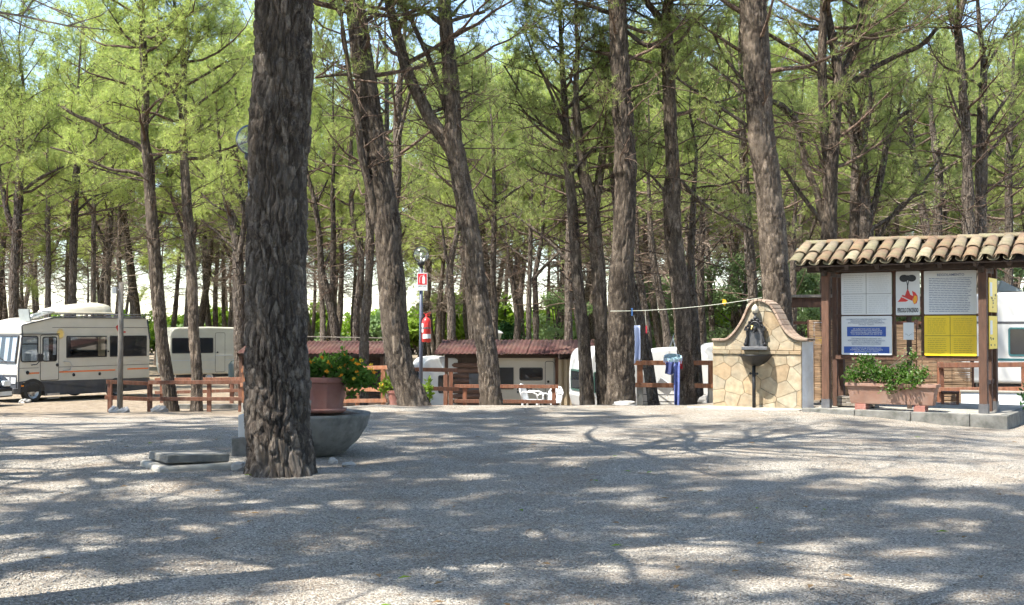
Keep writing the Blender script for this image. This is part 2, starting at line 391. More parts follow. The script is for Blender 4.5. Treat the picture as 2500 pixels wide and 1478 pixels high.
M['curtain'] = pm('curtain', (.50,.53,.58), .9, .2, 6, .2, 30, rnd=.1)
M['beige'] = pm('beige', (.36,.28,.18), .8, .15, 3, .1, 20, stretch=(4,4,.5), dirt=(.25,.19,.12), dirt_amt=.5)
M['teal'] = pm('teal', (.02,.10,.11), .5, .1, 5, 0)
M['green_frame'] = pm('green_frame', (.05,.11,.085), .5, .1, 5, 0)
M['cloth_blue'] = pm('cloth_blue', (.13,.17,.42), .95, .2, 8, .3, 60)
M['cloth_navy'] = pm('cloth_navy', (.03,.04,.12), .95, .2, 8, .3, 60)
M['cloth_red'] = pm('cloth_red', (.42,.03,.045), .95, .2, 8, .3, 60)
M['cloth_pale'] = pm('cloth_pale', (.48,.54,.72), .95, .08, 5, .3, 60)
M['plastic_aqua'] = pm('plastic_aqua', (.35,.52,.58), .4, .1, 8, 0)
M['plastic_blue'] = pm('plastic_blue', (.05,.16,.40), .4, .1, 8, 0)
M['line'] = pm('line', (.62,.63,.52), .6, .05, 8, 0)
M['car'] = pm('car', (.02,.027,.04), .25, .05, 3, 0, coat=.6)
M['tarp'] = pm('tarp', (.23,.25,.24), .8, .12, 3, .2, 20)
M['white_plastic'] = pm('white_plastic', (.75,.76,.76), .45, .05, 4, 0)
M['amber'] = pm('amber', (.65,.22,.03), .25, .05, 5, 0)
M['lens'] = pm('lens', (.62,.64,.66), .12, .1, 20, .1, 60)
M['tank'] = pm('tank', (.02,.035,.03), .5, .1, 5, 0)

# ------------------------------------------------------------------ ground
def axis(near0, near1, step, far, grow=1.25):
    a = list(np.arange(near0, near1 + 1e-6, step)); s = step
    while a[-1] < far: s *= grow; a.append(a[-1] + s)
    s = step; b = []
    x = near0
    while x > -far: s *= grow; x -= s; b.append(x)
    return np.array(b[::-1] + a)
gx = axis(-26, 26, .4, 700); gy = axis(3, 62, .4, 900)
gy = gy[gy > -120]
X, Y = np.meshgrid(gx, gy)
Z = ground_np(X, Y)
rg = np.random.RandomState(5)
near = (np.abs(X) < 16) & (Y > 4) & (Y < 30)
Z = Z + near * rg.normal(0, .006, X.shape)
nx, ny = len(gx), len(gy)
idx = np.arange(nx * ny).reshape(ny, nx)
fc = np.stack([idx[:-1,:-1], idx[:-1,1:], idx[1:,1:], idx[1:,:-1]], -1).reshape(-1, 4)
g = link('ground', fast_mesh('ground', np.stack([X, Y, Z], -1).reshape(-1, 3), fc, M['gravel'], True))
g['kind'] = 'structure'
# loose stones lying proud of the gravel sheet
def scatter_stones(n, y0, y1, r0, r1, seed):
    r = np.random.RandomState(seed)
    y = y0 + (y1 - y0) * r.rand(n) ** 1.35; x = (r.rand(n) - .5) * 2 * (.47 * y + .3)
    rad = r0 + (r1 - r0) * r.rand(n) ** 2
    base = np.array([(1,0,0),(0,1,0),(-1,0,0),(0,-1,0),(0,0,.75),(0,0,-.5)])
    v = base[None] * rad[:,None,None] * (0.65 + .7 * r.rand(n, 6, 1))
    a = r.rand(n) * 6.28; c, s = np.cos(a)[:,None], np.sin(a)[:,None]
    vx = v[...,0] * c - v[...,1] * s; vy = v[...,0] * s + v[...,1] * c
    v = np.stack([vx + x[:,None], vy + y[:,None], v[...,2] + (ground_np(x, y) + rad * .18)[:,None]], -1)
    f = np.array([(0,1,4),(1,2,4),(2,3,4),(3,0,4),(1,0,5),(2,1,5),(3,2,5),(0,3,5)])
    return v.reshape(-1, 3), (f[None] + 6 * np.arange(n)[:,None,None]).reshape(-1, 3)
v, f = scatter_stones(34000, 6.3, 17, .005, .014, 3)
o = link('loose_gravel', fast_mesh('loose_gravel', v, f, M['pebble'])); o['kind'] = 'stuff'; o['label'] = 'loose grey and white stones over the gravel yard'
# ------------------------------------------------------------------ trees
def catmull(pts, vals, step):
    """resample a polyline smoothly: pts (n,3), vals (n,k)"""
    A = np.hstack([np.asarray(pts, float), np.asarray(vals, float).reshape(len(pts), -1)])
    if len(A) == 2:
        n = max(2, int(np.linalg.norm(A[1,:3] - A[0,:3]) / step) + 1)
        return A[0] + (A[1] - A[0]) * np.linspace(0, 1, n)[:,None]
    E = np.vstack([2 * A[0] - A[1], A, 2 * A[-1] - A[-2]])
    out = []
    for i in range(1, len(E) - 2):
        p0, p1, p2, p3 = E[i-1], E[i], E[i+1], E[i+2]
        n = max(1, int(np.linalg.norm(p2[:3] - p1[:3]) / step))
        for k in range(n):
            t = k / n
            out.append(.5 * (2*p1 + (p2-p0)*t + (2*p0-5*p1+4*p2-p3)*t*t + (3*p1-p0-3*p2+p3)*t**3))
    out.append(A[-1]); return np.array(out)
def frames(pts):
    t = np.gradient(pts, axis=0); t /= np.linalg.norm(t, axis=1)[:,None] + 1e-9
    x = np.cross(t, [0.3, 1, .2]); x /= np.linalg.norm(x, axis=1)[:,None] + 1e-9
    return t, x, np.cross(t, x)
def np_tube(pts, rad, sides, disp=None):
    t, x, y = frames(pts)
    a = np.linspace(0, 2 * np.pi, sides, endpoint=False)
    r = rad[:,None] * np.ones(sides)[None] + (disp if disp is not None else 0)
    v = pts[:,None,:] + r[...,None] * (np.cos(a)[None,:,None] * x[:,None,:] + np.sin(a)[None,:,None] * y[:,None,:])
    n = len(pts); ix = np.arange(n * sides).reshape(n, sides); ix2 = np.roll(ix, -1, 1)
    f = np.stack([ix[:-1], ix2[:-1], ix2[1:], ix[1:]], -1).reshape(-1, 4)
    return v.reshape(-1, 3), f
def bark_disp(pts, rad, sides, cw, ch, depth, seed, flare=False):
    rs = np.random.RandomState(seed)
    s = np.concatenate([[0], np.cumsum(np.linalg.norm(np.diff(pts, axis=0), axis=1))])
    ncol = max(6, int(round(2 * math.pi * float(np.median(rad)) / cw)))
    u = (np.arange(sides) / sides * ncol)[None] + 0 * s[:,None]
    v = (s / ch)[:,None] + 0 * u
    ph = rs.rand(12) * 6.28
    th = u / ncol * 2 * np.pi
    wob = sum(np.sin(v * (.9 + .55 * q) + np.round(rs.uniform(1, 7)) * th + ph[q]) / (1 + .35 * q) for q in range(6))
    wob2 = sum(np.sin(v * (.7 + .8 * q) + np.round(rs.uniform(1, 9)) * th + ph[q + 6]) / (1 + .3 * q) for q in range(6))
    u = u + .2 * wob; v = v + .15 * wob2
    v = v - v.min() + .5; nr = int(v.max()) + 4
    ju = rs.rand(nr + 2, ncol) * .85; jv = rs.rand(nr + 2, ncol) * .95; hh = rs.rand(nr + 2, ncol)
    iu = np.floor(u).astype(int); iv = np.floor(v).astype(int)
    F1 = np.full(u.shape, 9.); F2 = np.full(u.shape, 9.); H = np.zeros(u.shape)
    for du in (-2, -1, 0, 1, 2):
        for dv in (-1, 0, 1):
            cu = iu + du; cv = np.clip(iv + dv + 1, 0, nr + 1); cm = cu % ncol
            d = np.sqrt((cu + ju[cv, cm] - u) ** 2 + ((iv + dv) + jv[cv, cm] - v) ** 2)
            new = d < F1
            F2 = np.where(new, F1, np.minimum(F2, d)); H = np.where(new, hh[cv, cm], H); F1 = np.where(new, d, F1)
    e = np.clip((F2 - F1) / .28, 0, 1); e = e * e * (3 - 2 * e)
    rough = rs.normal(0, 1, u.shape); rough = .5 * rough + .5 * (np.roll(rough, 1, 0) + np.roll(rough, -1, 0)) / 1.4
    fis = sum(np.abs(np.sin(th * np.round(ncol * (.5 + .5 * q)) + 2.2 * wob + ph[q])) for q in (1, 2)) / 2
    out = depth * (e - .7) + depth * .55 * (H - .5) * e + depth * .2 * rough + depth * .14 * (fis - .6)
    if flare:
        out = out + (.05 * np.exp(-s / .22))[:,None] * (np.sin(5 * th + .7) + .5 * np.sin(9 * th + 2)) + (.05 * np.exp(-s / .16))[:,None] + .018 * wob / 3
    return out, H
def join(parts):
    V = []; Fc = []; o = 0
    for v, f in parts: V.append(v); Fc.append(f + o); o += len(v)
    return np.vstack(V), np.vstack(Fc)
def unit(v): return v / (np.linalg.norm(v, axis=-1, keepdims=True) + 1e-9)
def needles(pos, dirs, rs, N, L, W):
    n = len(pos)
    D = unit(unit(rs.normal(0, 1, (n, N, 3))) + dirs[:,None] * .75 + np.array([0, 0, .15]))
    pr = unit(np.cross(D, rs.normal(0, 1, (n, N, 3)))) * W * .5
    b = pos[:,None] + D * .015; t = pos[:,None] + D * (L * (.75 + .5 * rs.rand(n, N, 1)))
    v = np.stack([b - pr, b + pr, t], 2).reshape(-1, 3)
    return v, np.arange(len(v)).reshape(-1, 3)
def grow(stem, rs, z0, z1, nprim, Lmax, elev=(10, 50), flat=.5, subs=11, dens=1.0, twigdead=6, tmin=0., jit=.13, ns_=9):
    """stem (n,4): x y z r. returns limb tubes, twig tubes, tuft positions and directions"""
    limbs = []; twigs = []; tp = []; td = []
    zz = stem[:,2]
    zt = float(zz[-1]); z1 = min(z1, zt)
    for i in range(nprim):
        k = (i + .5 + rs.uniform(-.4, .4)) / nprim
        z = z0 + (z1 - z0) * k
        j = int(np.argmin(np.abs(zz - z))); p0 = stem[j,:3]; r0 = stem[j,3]
        az = i * 2.39996 + rs.uniform(-.5, .5)
        el = math.radians(elev[0] + (elev[1] - elev[0]) * k + rs.uniform(-10, 10))
        L = Lmax * (1 - flat * k) * rs.uniform(.65, 1.15)
        d = np.array([math.cos(az) * math.cos(el), math.sin(az) * math.cos(el), math.sin(el)])
        pts = [p0]; m = 6
        for q in range(m):
            d = unit(d + rs.normal(0, .16, 3) + np.array([0, 0, .07])); pts.append(pts[-1] + d * L / m)
        pts = np.array(pts); rad = np.linspace(min(r0 * .5, .012 + .016 * L), .006, m + 1)
        limbs.append(np_tube(pts, rad, 5))
        live = rs.rand() > .12 or k > .35
        for q in range(subs):
            t = rs.uniform(.3, 1.0); a = t * m; ia = min(int(a), m - 1)
            b0 = pts[ia] + (pts[ia+1] - pts[ia]) * (a - ia)
            dd = unit(unit(pts[ia+1] - pts[ia]) + rs.normal(0, .6, 3) + np.array([0, 0, .2]))
            l2 = L * rs.uniform(.16, .38)
            b1 = b0 + dd * l2 * .5; d2 = unit(dd + rs.normal(0, .3, 3) + np.array([0, 0, .2])); b2 = b1 + d2 * l2 * .5
            twigs.append(np_tube(np.array([b0, b1, b2]), np.array([.011, .008, .004]), 3))
            if not live and t < .8 or t < tmin: continue
            ns = max(2, int(ns_ * dens))
            tt = rs.uniform(.25, 1.08, ns)
            for s_ in tt:
                c = b0 + (b1 - b0) * min(1, 2 * s_) + (b2 - b1) * max(0, 2 * s_ - 1)
                tp.append(c + rs.normal(0, jit, 3)); td.append(d2)
        if live:
            for s_ in rs.uniform(.7, 1.05, int(8 * dens)): 
                a = min(s_, .999) * m; ia = int(a)
                tp.append(pts[ia] + (pts[ia+1] - pts[ia]) * (a - ia) + rs.normal(0, .12, 3)); td.append(d)
    for i in range(twigdead):                       # bare dead twigs under the crown
        z = z0 - rs.uniform(.1, 2.2); j = int(np.argmin(np.abs(zz - z))); p0 = stem[j,:3]
        az = rs.uniform(0, 6.28); el = rs.uniform(-.1, .7); L = rs.uniform(.6, 2.0)
        d = np.array([math.cos(az) * math.cos(el), math.sin(az) * math.cos(el), math.sin(el)])
        pts = [p0]
        for q in range(4): d = unit(d + rs.normal(0, .18, 3)); pts.append(pts[-1] + d * L / 4)
        twigs.append(np_tube(np.array(pts), np.linspace(.018, .004, 5), 4))
        for q in range(3):
            b0 = pts[rs.randint(1, 4)]; dd = unit(d + rs.normal(0, .7, 3)); 
            twigs.append(np_tube(np.array([b0, b0 + dd * L * .2, b0 + unit(dd + rs.normal(0, .3, 3)) * L * .4]), np.array([.008, .006, .003]), 3))
    return limbs, twigs, tp, td
def tree_parts(root, trunk, limbs, twigs, tp, td, rs, mat_trunk, mat_needle, N=10, L=.15, W=.0125, smooth_trunk=True, tone=None):
    """trunk, branches and crown as three meshes under the tree's root (its base)"""
    off = np.array(root.location)
    if trunk: 
        v, f = join(trunk); me = fast_mesh('trunk', v - off, f, mat_trunk, smooth_trunk); link('trunk', me, root)
        if tone is not None: me.attributes.new('plate', 'FLOAT', 'POINT').data.foreach_set('value', tone.astype(np.float32))
    if limbs or twigs:
        v, f = join(limbs + twigs); link('branches', fast_mesh('branches', v - off, f, M['limb'], True), root)
    if len(tp):
        v, f = needles(np.array(tp), np.array(td), rs, N, L, W)
        link('crown', fast_mesh('crown', v - off, f, mat_needle), root)
TREES = []
def traced(label, d, stems, seed=0, near=0, cz=5.0, ext=3.0, Lmax=2.2, nprim=16, mat='needle_shaded', drift=.25, dens=.62, cell=(.10,.26,.026), elev=(10, 50), twigdead=16, crown_from=None, N=10, z_max=None):
    """stems: polylines of (px, py, width px); the first is the main stem from its foot"""
    rs = np.random.RandomState(seed + 11)
    x0 = PX(stems[0][0][0], d); base = Vector((x0, d, ground(x0, d)))
    root = thing('pine_tree', label, 'tree', base, 0, 'pine trees')
    tubes = []; limbs = []; twigs = []; tp = []; td = []; tone = []
    for si, st in enumerate(stems):
        pts = []; rad = []
        dv = rs.uniform(-drift, drift) * (1.0 if si == 0 else 3.0)
        zf = P(st[0][0], st[0][1], d).z
        for i, (px, py, wd) in enumerate(st):
            q = P(px, py, d); h = max(0, q.z - zf)
            dd = d + (dv * h / 6 if i else 0)
            if si and i == 0: dd = d
            q = P(px, py, dd)
            if si == 0 and i == 0: q.z = base.z - .12
            pts.append(q); rad.append(wd / 2 / F * dd)
        leaf = crown_from is None and (si == 0 or st[0][2] > 13) or (crown_from is not None and si in crown_from)
        n_seen = len(pts)
        if leaf and ext > 0:
            a = pts[-1]; dr = (pts[-1] - pts[-2]).normalized(); 
            top = a + Vector((dr.x * .6, rs.uniform(-.25, .25), max(dr.z, .8))).normalized() * ext
            pts.append((a + top) / 2 + Vector((rs.normal(0, .1), rs.normal(0, .15), 0))); rad.append(rad[-1] * .6)
            pts.append(top); rad.append(.015)
        step = .03 if near == 2 else (.05 if near == 1 else .25)
        A = catmull(pts, rad, step)
        A[:,3] = np.maximum(A[:,3], .005)
        if near and st[0][2] > 18:
            sides = 240 if near == 2 else 90
            top = z_max or 9.0
            k = A[:,2] < top
            B = A[k] if k.sum() > 3 else A
            dsp, hh = bark_disp(B[:,:3], B[:,3], sides, cell[0], cell[1], cell[2] * np.clip(B[:,3] / .2, .3, 1)[:,None] if near != 2 else cell[2], seed + si, near == 2)
            tubes.append(np_tube(B[:,:3], B[:,3], sides, dsp)); tone.append(hh.ravel())
            if (~k).sum() > 3:
                j0 = max(0, int(np.argmax(~k)) - 4); C = A[j0:][::5]; tubes.append(np_tube(C[:,:3], C[:,3], 12)); tone.append(np.full(len(tubes[-1][0]), .5))
        else:
            r = A[:,3] * (1 + .07 * rs.normal(0, 1, len(A)))
            tubes.append(np_tube(A[:,:3], r, 12 if st[0][2] > 12 else 7)); tone.append(np.full(len(tubes[-1][0]), .5))
        if leaf and nprim:
            l, t, p, q = grow(A, rs, max(cz, A[0,2] + .4), A[-1,2], nprim, Lmax, elev, dens=dens * (1.3 if mat == 'needle_sunlit' else 1), twigdead=twigdead, tmin=.25 if mat == 'needle_sunlit' else .5)
            limbs += l; twigs += t; tp += p; td += q
            if near == 1 and A[-1,2] > 9.2:
                l, t, p, q = grow(A, rs, 8.7, A[-1,2], 14, 3.0, (0, 45), dens=1.2, twigdead=0); limbs += l; twigs += t; tp += p; td += q
        elif not leaf:                                   # a traced bough carries side twigs and tufts at its end
            l, t, p, q = grow(A[len(A)//2:], rs, A[len(A)//2,2], A[-1,2] + .01, 4, .9, (0, 50), dens=dens, subs=4, twigdead=1)
            limbs += l; twigs += t; tp += p; td += q
    tree_parts(root, tubes, limbs, twigs, tp, td, rs, M['bark_big'] if near == 2 else (M['bark_near'] if near else M['bark']), M[mat], N=N, tone=np.concatenate(tone) if near else None)
    TREES.append((base.x, base.y)); return root

# the near pine in front
traced('massive dark-barked pine trunk in the foreground gravel, beside the concrete slab', 13.07,
  [[(688,1158,172),(686,1120,156),(680,1050,150),(677,950,148),(675,800,144),(674,650,139),(677,500,138),(679,400,138),(683,300,140),(690,200,139),(691,100,132),(693,0,137),(697,-120,130),(694,-300,120),(700,-500,100)]],
  1, 2, cz=7.6, ext=8.5, Lmax=5.0, nprim=52, dens=1.3, cell=(.074,.22,.04), z_max=6.6, drift=.05)
# the row along the brow
traced('tall knobbly pine leaning left, beside the lamp post with the extinguisher', 24.4,
  [[(1014,994,84),(999,955,68),(979,900,63),(964,800,64),(957,700,65),(949,620,62),(946,550,65),(940,500,58),(924,400,55),(906,300,56),(893,200,52),(878,100,49),(868,0,46),(858,-150,40)],
   [(918,545,22),(905,474,19),(883,379,17),(872,284,15),(854,189,13),(840,90,9)],
   [(890,190,10),(840,182,8),(770,190,5)],[(880,30,10),(960,40,8),(1040,20,6)],[(870,25,9),(800,10,7),(745,2,5)]],
  2, 1, cz=6.6, ext=3.2, Lmax=2.8, nprim=20)
traced('forked pine trunk whose pale left limb leans over the lamp, before the central hut', 25.0,
  [[(1201,997,60),(1196,940,51),(1191,880,50),(1180,800,46),(1167,700,43),(1153,600,45),(1136,500,47),(1118,400,45),(1104,340,47),(1107,290,38),(1101,200,37),(1092,100,34),(1084,0,31),(1078,-140,26)],
   [(1098,362,30),(1078,332,32),(1050,290,31),(1030,250,29),(1000,190,27),(976,110,25),(957,40,22),(945,-20,20),(930,-120,16)],
   [(1100,318,16),(1085,250,15),(1050,150,13),(1018,80,11),(985,10,9)],
   [(1080,60,14),(1040,30,12),(990,15,9),(950,0,7)],[(1090,55,11),(1140,40,9),(1185,30,6)],
   [(1040,280,9),(1080,265,8),(1170,220,5)]],
  3, 1, cz=6.9, ext=3.2, Lmax=2.8, nprim=18, crown_from=(0, 1))
traced('slim pine standing in front of the beige curtain panel of the central hut', 26.2,
  [[(1434,998,38),(1430,900,32),(1421,780,28),(1410,680,27),(1405,620,26),(1399,521,25),(1387,402,21),(1380,284,17),(1372,142,12),(1368,60,9)],
   [(1385,330,8),(1350,240,7),(1310,150,5),(1275,60,4)],[(1388,340,7),(1320,300,5),(1230,160,4)],[(1382,270,6),(1430,200,5),(1470,140,4)],
   [(1398,420,9),(1450,360,7),(1475,340,5)],[(1388,350,7),(1300,290,5),(1265,265,3)]],
  4, 1, cz=4.6, ext=1.6, Lmax=2.1, nprim=24, mat='needle_shaded', cell=(.08,.24,.02), crown_from=(0,))
traced('pine with a narrow V-shaped fork, close against the thick knotted trunk', 26.4,
  [[(1480,998,46),(1475,930,38),(1471,871,35),(1462,684,34),(1455,600,33),(1446,512,32),(1427,426,24),(1410,308,20),(1406,213,14),(1410,120,9)],
   [(1450,520,24),(1458,470,22),(1475,355,18),(1489,265,14),(1496,180,9),(1500,60,6)],
   [(1440,505,10),(1415,430,8),(1390,370,6)]],
  5, 1, cz=5.0, ext=1.8, Lmax=1.9, nprim=18, cell=(.09,.26,.024))
traced('thick straight pine trunk with knot rings, beside the right-hand rail fence post', 25.2,
  [[(1517,1000,72),(1516,940,67),(1516,870,65),(1516,686,60),(1520,620,54),(1524,560,53),(1528,440,51),(1527,418,56),(1525,350,49),(1521,284,50),(1518,240,46),(1513,142,45),(1507,0,41),(1500,-150,34)],
   [(1510,40,13),(1470,25,11),(1420,8,8),(1370,-10,6)],[(1527,75,9),(1575,110,12),(1625,115,8)]],
  6, 1, cz=7.0, ext=3.0, Lmax=2.6, nprim=18, crown_from=(0,))
traced('pine with a swollen ring halfway up and forked top, behind the hanging blue laundry', 26.2,
  [[(1677,1003,52),(1675,940,40),(1673,870,37),(1660,711,43),(1650,630,42),(1643,568,42),(1640,490,40),(1640,474,44),(1643,426,35),(1639,350,31),(1636,284,31),(1631,142,31),(1627,47,27),(1636,-20,22),(1640,-130,17)],
   [(1626,60,20),(1608,40,17),(1580,5,15),(1550,-60,11)],[(1660,440,10),(1720,500,8),(1790,540,6),(1830,560,5)],[(1625,470,8),(1590,430,6),(1555,410,4)]],
  7, 1, cz=6.0, ext=2.8, Lmax=2.3, nprim=20, crown_from=(0, 1))
traced('thick pine trunk rising directly behind the stone drinking fountain', 24.9,
  [[(1912,1000,84),(1906,900,72),(1898,760,68),(1892,663,66),(1886,568,66),(1880,500,62),(1875,450,61),(1868,400,63),(1861,355,64),(1855,280,62),(1852,213,64),(1847,150,66),(1842,95,68),(1838,0,64),(1832,-150,52)],
   [(1880,245,14),(1915,262,13),(1950,300,12)],[(1845,215,11),(1810,190,9),(1770,140,7),(1740,80,5)],[(1850,250,9),(1800,210,7),(1725,150,5)],
   [(1855,330,12),(1800,290,9),(1710,230,7),(1650,190,5)],[(1852,350,10),(1790,330,8),(1700,290,6)]],
  8, 1, cz=6.8, ext=3.2, Lmax=3.0, nprim=22, crown_from=(0,))
traced('dark slender pine just left of the trunk behind the fountain', 33,
  [[(1842,860,26),(1838,724,25),(1830,616,24),(1820,474,23),(1815,379,21),(1810,284,18),(1808,180,12),(1806,90,8)],
   [(1822,560,13),(1760,510,10),(1700,480,7),(1650,450,5)],[(1822,500,9),(1760,440,7),(1690,390,5)],[(1818,430,8),(1740,370,6),(1680,350,4)],[(1815,395,7),(1870,330,5)]],
  9, 0, cz=4.4, ext=1.4, Lmax=2.6, nprim=26, dens=.7, crown_from=(0,))
traced('many-limbed pine with a curved lower bough, left behind the tiled notice board roof', 30,
  [[(2022,760,38),(2022,640,37),(2024,568,37),(2026,500,34),(2028,426,33),(2036,331,28),(2043,237,27),(2048,189,28),(2036,120,21),(2022,40,19),(2008,-30,16),(1995,-130,12)],
   [(2024,430,20),(2014,331,22),(2009,237,22),(2007,142,21),(2010,40,19),(2013,-40,16),(2015,-140,12)],
   [(2050,190,20),(2076,142,21),(2097,75,21),(2108,0,19),(2116,-80,15)],
   [(2010,548,18),(1995,474,17),(1967,402,15),(1952,331,14),(1929,284,12),(1892,251,10),(1860,230,7)],
   [(2006,540,12),(1962,483,11),(1935,445,10),(1919,421,7),(1900,400,5)],
   [(2052,222,14),(2118,175,13),(2189,137,12),(2251,109,11),(2298,57,10),(2346,14,8),(2380,-30,6)],
   [(2005,170,14),(1970,140,12),(1920,110,10),(1870,80,8),(1850,65,6)],
   [(2030,470,8),(1985,340,6),(1940,320,4)]],
  10, 1, cz=5.4, ext=2.4, Lmax=2.4, nprim=15, dens=.7, crown_from=(0,1,2), cell=(.09,.26,.024))
traced('crooked pine with orange-brown upper stem, behind the middle of the tiled roof', 33,
  [[(2086,740,28),(2085,640,28),(2087,568,28),(2091,402,25),(2085,331,22),(2076,260,20),(2066,213,16),(2058,120,10)],
   [(2090,350,14),(2100,270,12),(2115,215,9),(2130,150,6)]],
  11, 0, cz=4.8, ext=1.8, Lmax=2.3, nprim=20)
traced('low-forking pine with a long bough arching right above the notice board roof', 32,
  [[(2116,740,33),(2115,640,32),(2115,568,32),(2114,500,24),(2112,430,19),(2108,355,17),(2120,280,13),(2126,220,9)],
   [(2120,545,20),(2140,480,16),(2160,380,15),(2170,308,12),(2213,275,10),(2258,237,9),(2279,189,7),(2290,140,4)],
   [(2125,560,12),(2190,520,9),(2250,450,7),(2300,380,5),(2345,310,4)],[(2160,380,9),(2195,270,7),(2200,210,4)],
   [(2130,600,10),(2200,500,8),(2260,470,6)]],
  12, 0, cz=4.6, ext=1.5, Lmax=2.0, nprim=18, crown_from=(0,))
traced('pine forking into a short candelabra, behind the right part of the tiled roof', 38,
  [[(2289,760,22),(2289,568,21),(2292,426,20),(2284,360,19),(2276,308,13),(2272,220,9)],
   [(2286,370,13),(2327,322,10),(2350,270,6)],[(2288,430,7),(2340,390,5),(2400,340,4)]],
  13, 0, cz=4.6, ext=1.5, Lmax=2.0, nprim=18, crown_from=(0,))
traced('left one of two tall twin pines behind the right end of the tiled roof', 29,
  [[(2365,760,32),(2364,640,31),(2364,568,30),(2362,426,26),(2358,308,23),(2351,237,21),(2341,95,20),(2336,60,18),(2318,10,14),(2308,-60,11)],
   [(2337,70,14),(2350,10,13),(2358,-60,10)],[(2358,320,8),(2330,250,6),(2310,190,4)]],
  14, 0, cz=5.6, ext=2.6, Lmax=2.2, nprim=16, crown_from=(0, 1))
traced('right one of two tall twin pines behind the right end of the tiled roof', 29.6,
  [[(2393,760,30),(2393,640,29),(2393,568,28),(2396,426,27),(2398,284,24),(2402,166,17),(2398,118,14),(2390,50,10),(2385,-40,8)],
   [(2402,180,9),(2440,110,7),(2475,60,5)],[(2398,330,10),(2450,250,8),(2500,180,6)],[(2396,400,9),(2450,330,7),(2500,270,5)],[(2395,480,8),(2450,440,6),(2510,400,4)]],
  15, 0, cz=5.2, ext=2.4, Lmax=2.4, nprim=20, crown_from=(0,))
traced('pine at the far right edge above the white caravan', 36,
  [[(2462,760,22),(2463,568,20),(2462,402,18),(2463,370,16),(2470,250,10),(2474,150,7)],[(2462,400,8),(2500,340,6)]],
  16, 0, cz=4.6, ext=1.5, Lmax=2.3, nprim=20, crown_from=(0,))
# the left pair in the fenced strip
traced('grey curved pine with a long bare bough to the left, inside the left rail fence', 31.8,
  [[(422,1008,36),(412,950,32),(405,903,31),(395,829,29),(388,754,31),(381,680,31),(377,616,30),(366,474,26),(363,403,26),(353,331,19),(356,237,17),(350,142,19),(348,47,15),(345,-30,11)],
   [(352,368,15),(330,352,14),(284,332,13),(227,298,11),(189,284,9),(142,256,6)],
   [(352,430,11),(320,420,10),(265,412,8),(190,379,6),(123,360,4)],[(368,398,8),(400,375,7),(436,350,6),(521,303,4)],
   [(350,300,6),(300,285,5),(240,255,3)],[(366,445,6),(300,430,4),(200,400,3)]],
  20, 1, cz=6.0, ext=1.8, Lmax=2.6, nprim=26, mat='needle_sunlit', crown_from=(0,), cell=(.09,.26,.024), dens=1.0)
traced('straight brown pine to the right of the curved one inside the left rail fence', 31.9,
  [[(479,1006,32),(480,960,27),(480,903,26),(474,829,25),(471,754,25),(468,680,25),(464,616,24),(455,474,23),(449,379,20),(447,284,20),(448,189,16),(446,95,12),(428,20,8),(415,-60,5)],
   [(444,272,11),(430,235,11),(417,213,10),(405,170,9),(393,142,6)],[(460,340,7),(500,300,5),(545,260,4)],[(450,160,6),(480,100,5),(500,60,3)]],
  21, 1, cz=6.0, ext=1.2, Lmax=2.6, nprim=26, mat='needle_sunlit', crown_from=(0,), cell=(.09,.26,.024), dens=1.0)
traced('dark forked pine at the left edge behind the motorhome', 44,
  [[(32,790,26),(33,730,24),(36,640,24),(46,474,21),(50,379,20),(48,350,17),(52,290,10),(56,200,7)],
   [(34,575,15),(18,520,14),(8,470,12),(-2,420,10),(-12,330,7)],[(54,470,9),(95,436,8),(156,407,5)],[(50,400,7),(90,330,5),(120,300,3)]],
  22, 0, cz=5.6, ext=3.0, Lmax=2.9, nprim=26, mat='needle_sunlit', crown_from=(0,1), dens=1.0)
traced('sturdy broken-topped pine above the white roof of the motorhome', 46,
  [[(176,780,20),(178,663,19),(184,474,18),(189,393,16),(192,340,10),(190,250,7)],[(184,520,7),(230,480,5),(270,470,3)]],
  23, 0, cz=5.8, ext=3.2, Lmax=2.9, nprim=26, mat='needle_sunlit', crown_from=(0,), dens=1.0)
traced('slim pine rising behind the wooden pole at the motorhome', 50,
  [[(228,790,13),(228,663,12),(229,511,11),(232,426,10),(234,330,7)],[(228,520,6),(205,470,5),(190,430,3)],[(230,505,5),(280,460,4)]],
  24, 0, cz=5.8, ext=3.6, Lmax=2.8, nprim=24, mat='needle_sunlit', crown_from=(0,), dens=1.0)
traced('thin pine with whorled dead twigs above the motorhome cab', 50,
  [[(119,790,13),(118,616,12),(116,440,9),(116,380,6)],[(117,480,4),(150,440,3)]],
  25, 0, cz=6.4, ext=3.5, Lmax=2.8, nprim=24, mat='needle_sunlit', crown_from=(0,), dens=1.0)
traced('pine with a crooked spreading top, just left of the massive trunk', 40,
  [[(588,880,30),(584,740,28),(578,592,26),(566,530,24),(560,515,20),(548,470,13),(540,400,9)],
   [(582,640,14),(597,521,13),(570,460,12),(545,417,11),(511,350,9),(488,300,6)],[(575,610,8),(520,560,6),(480,530,4)],[(562,520,7),(520,500,5),(490,470,4)]],
  26, 0, cz=4.8, ext=3.2, Lmax=2.6, nprim=20, mat='needle_sunlit', crown_from=(0,), dens=1.0)
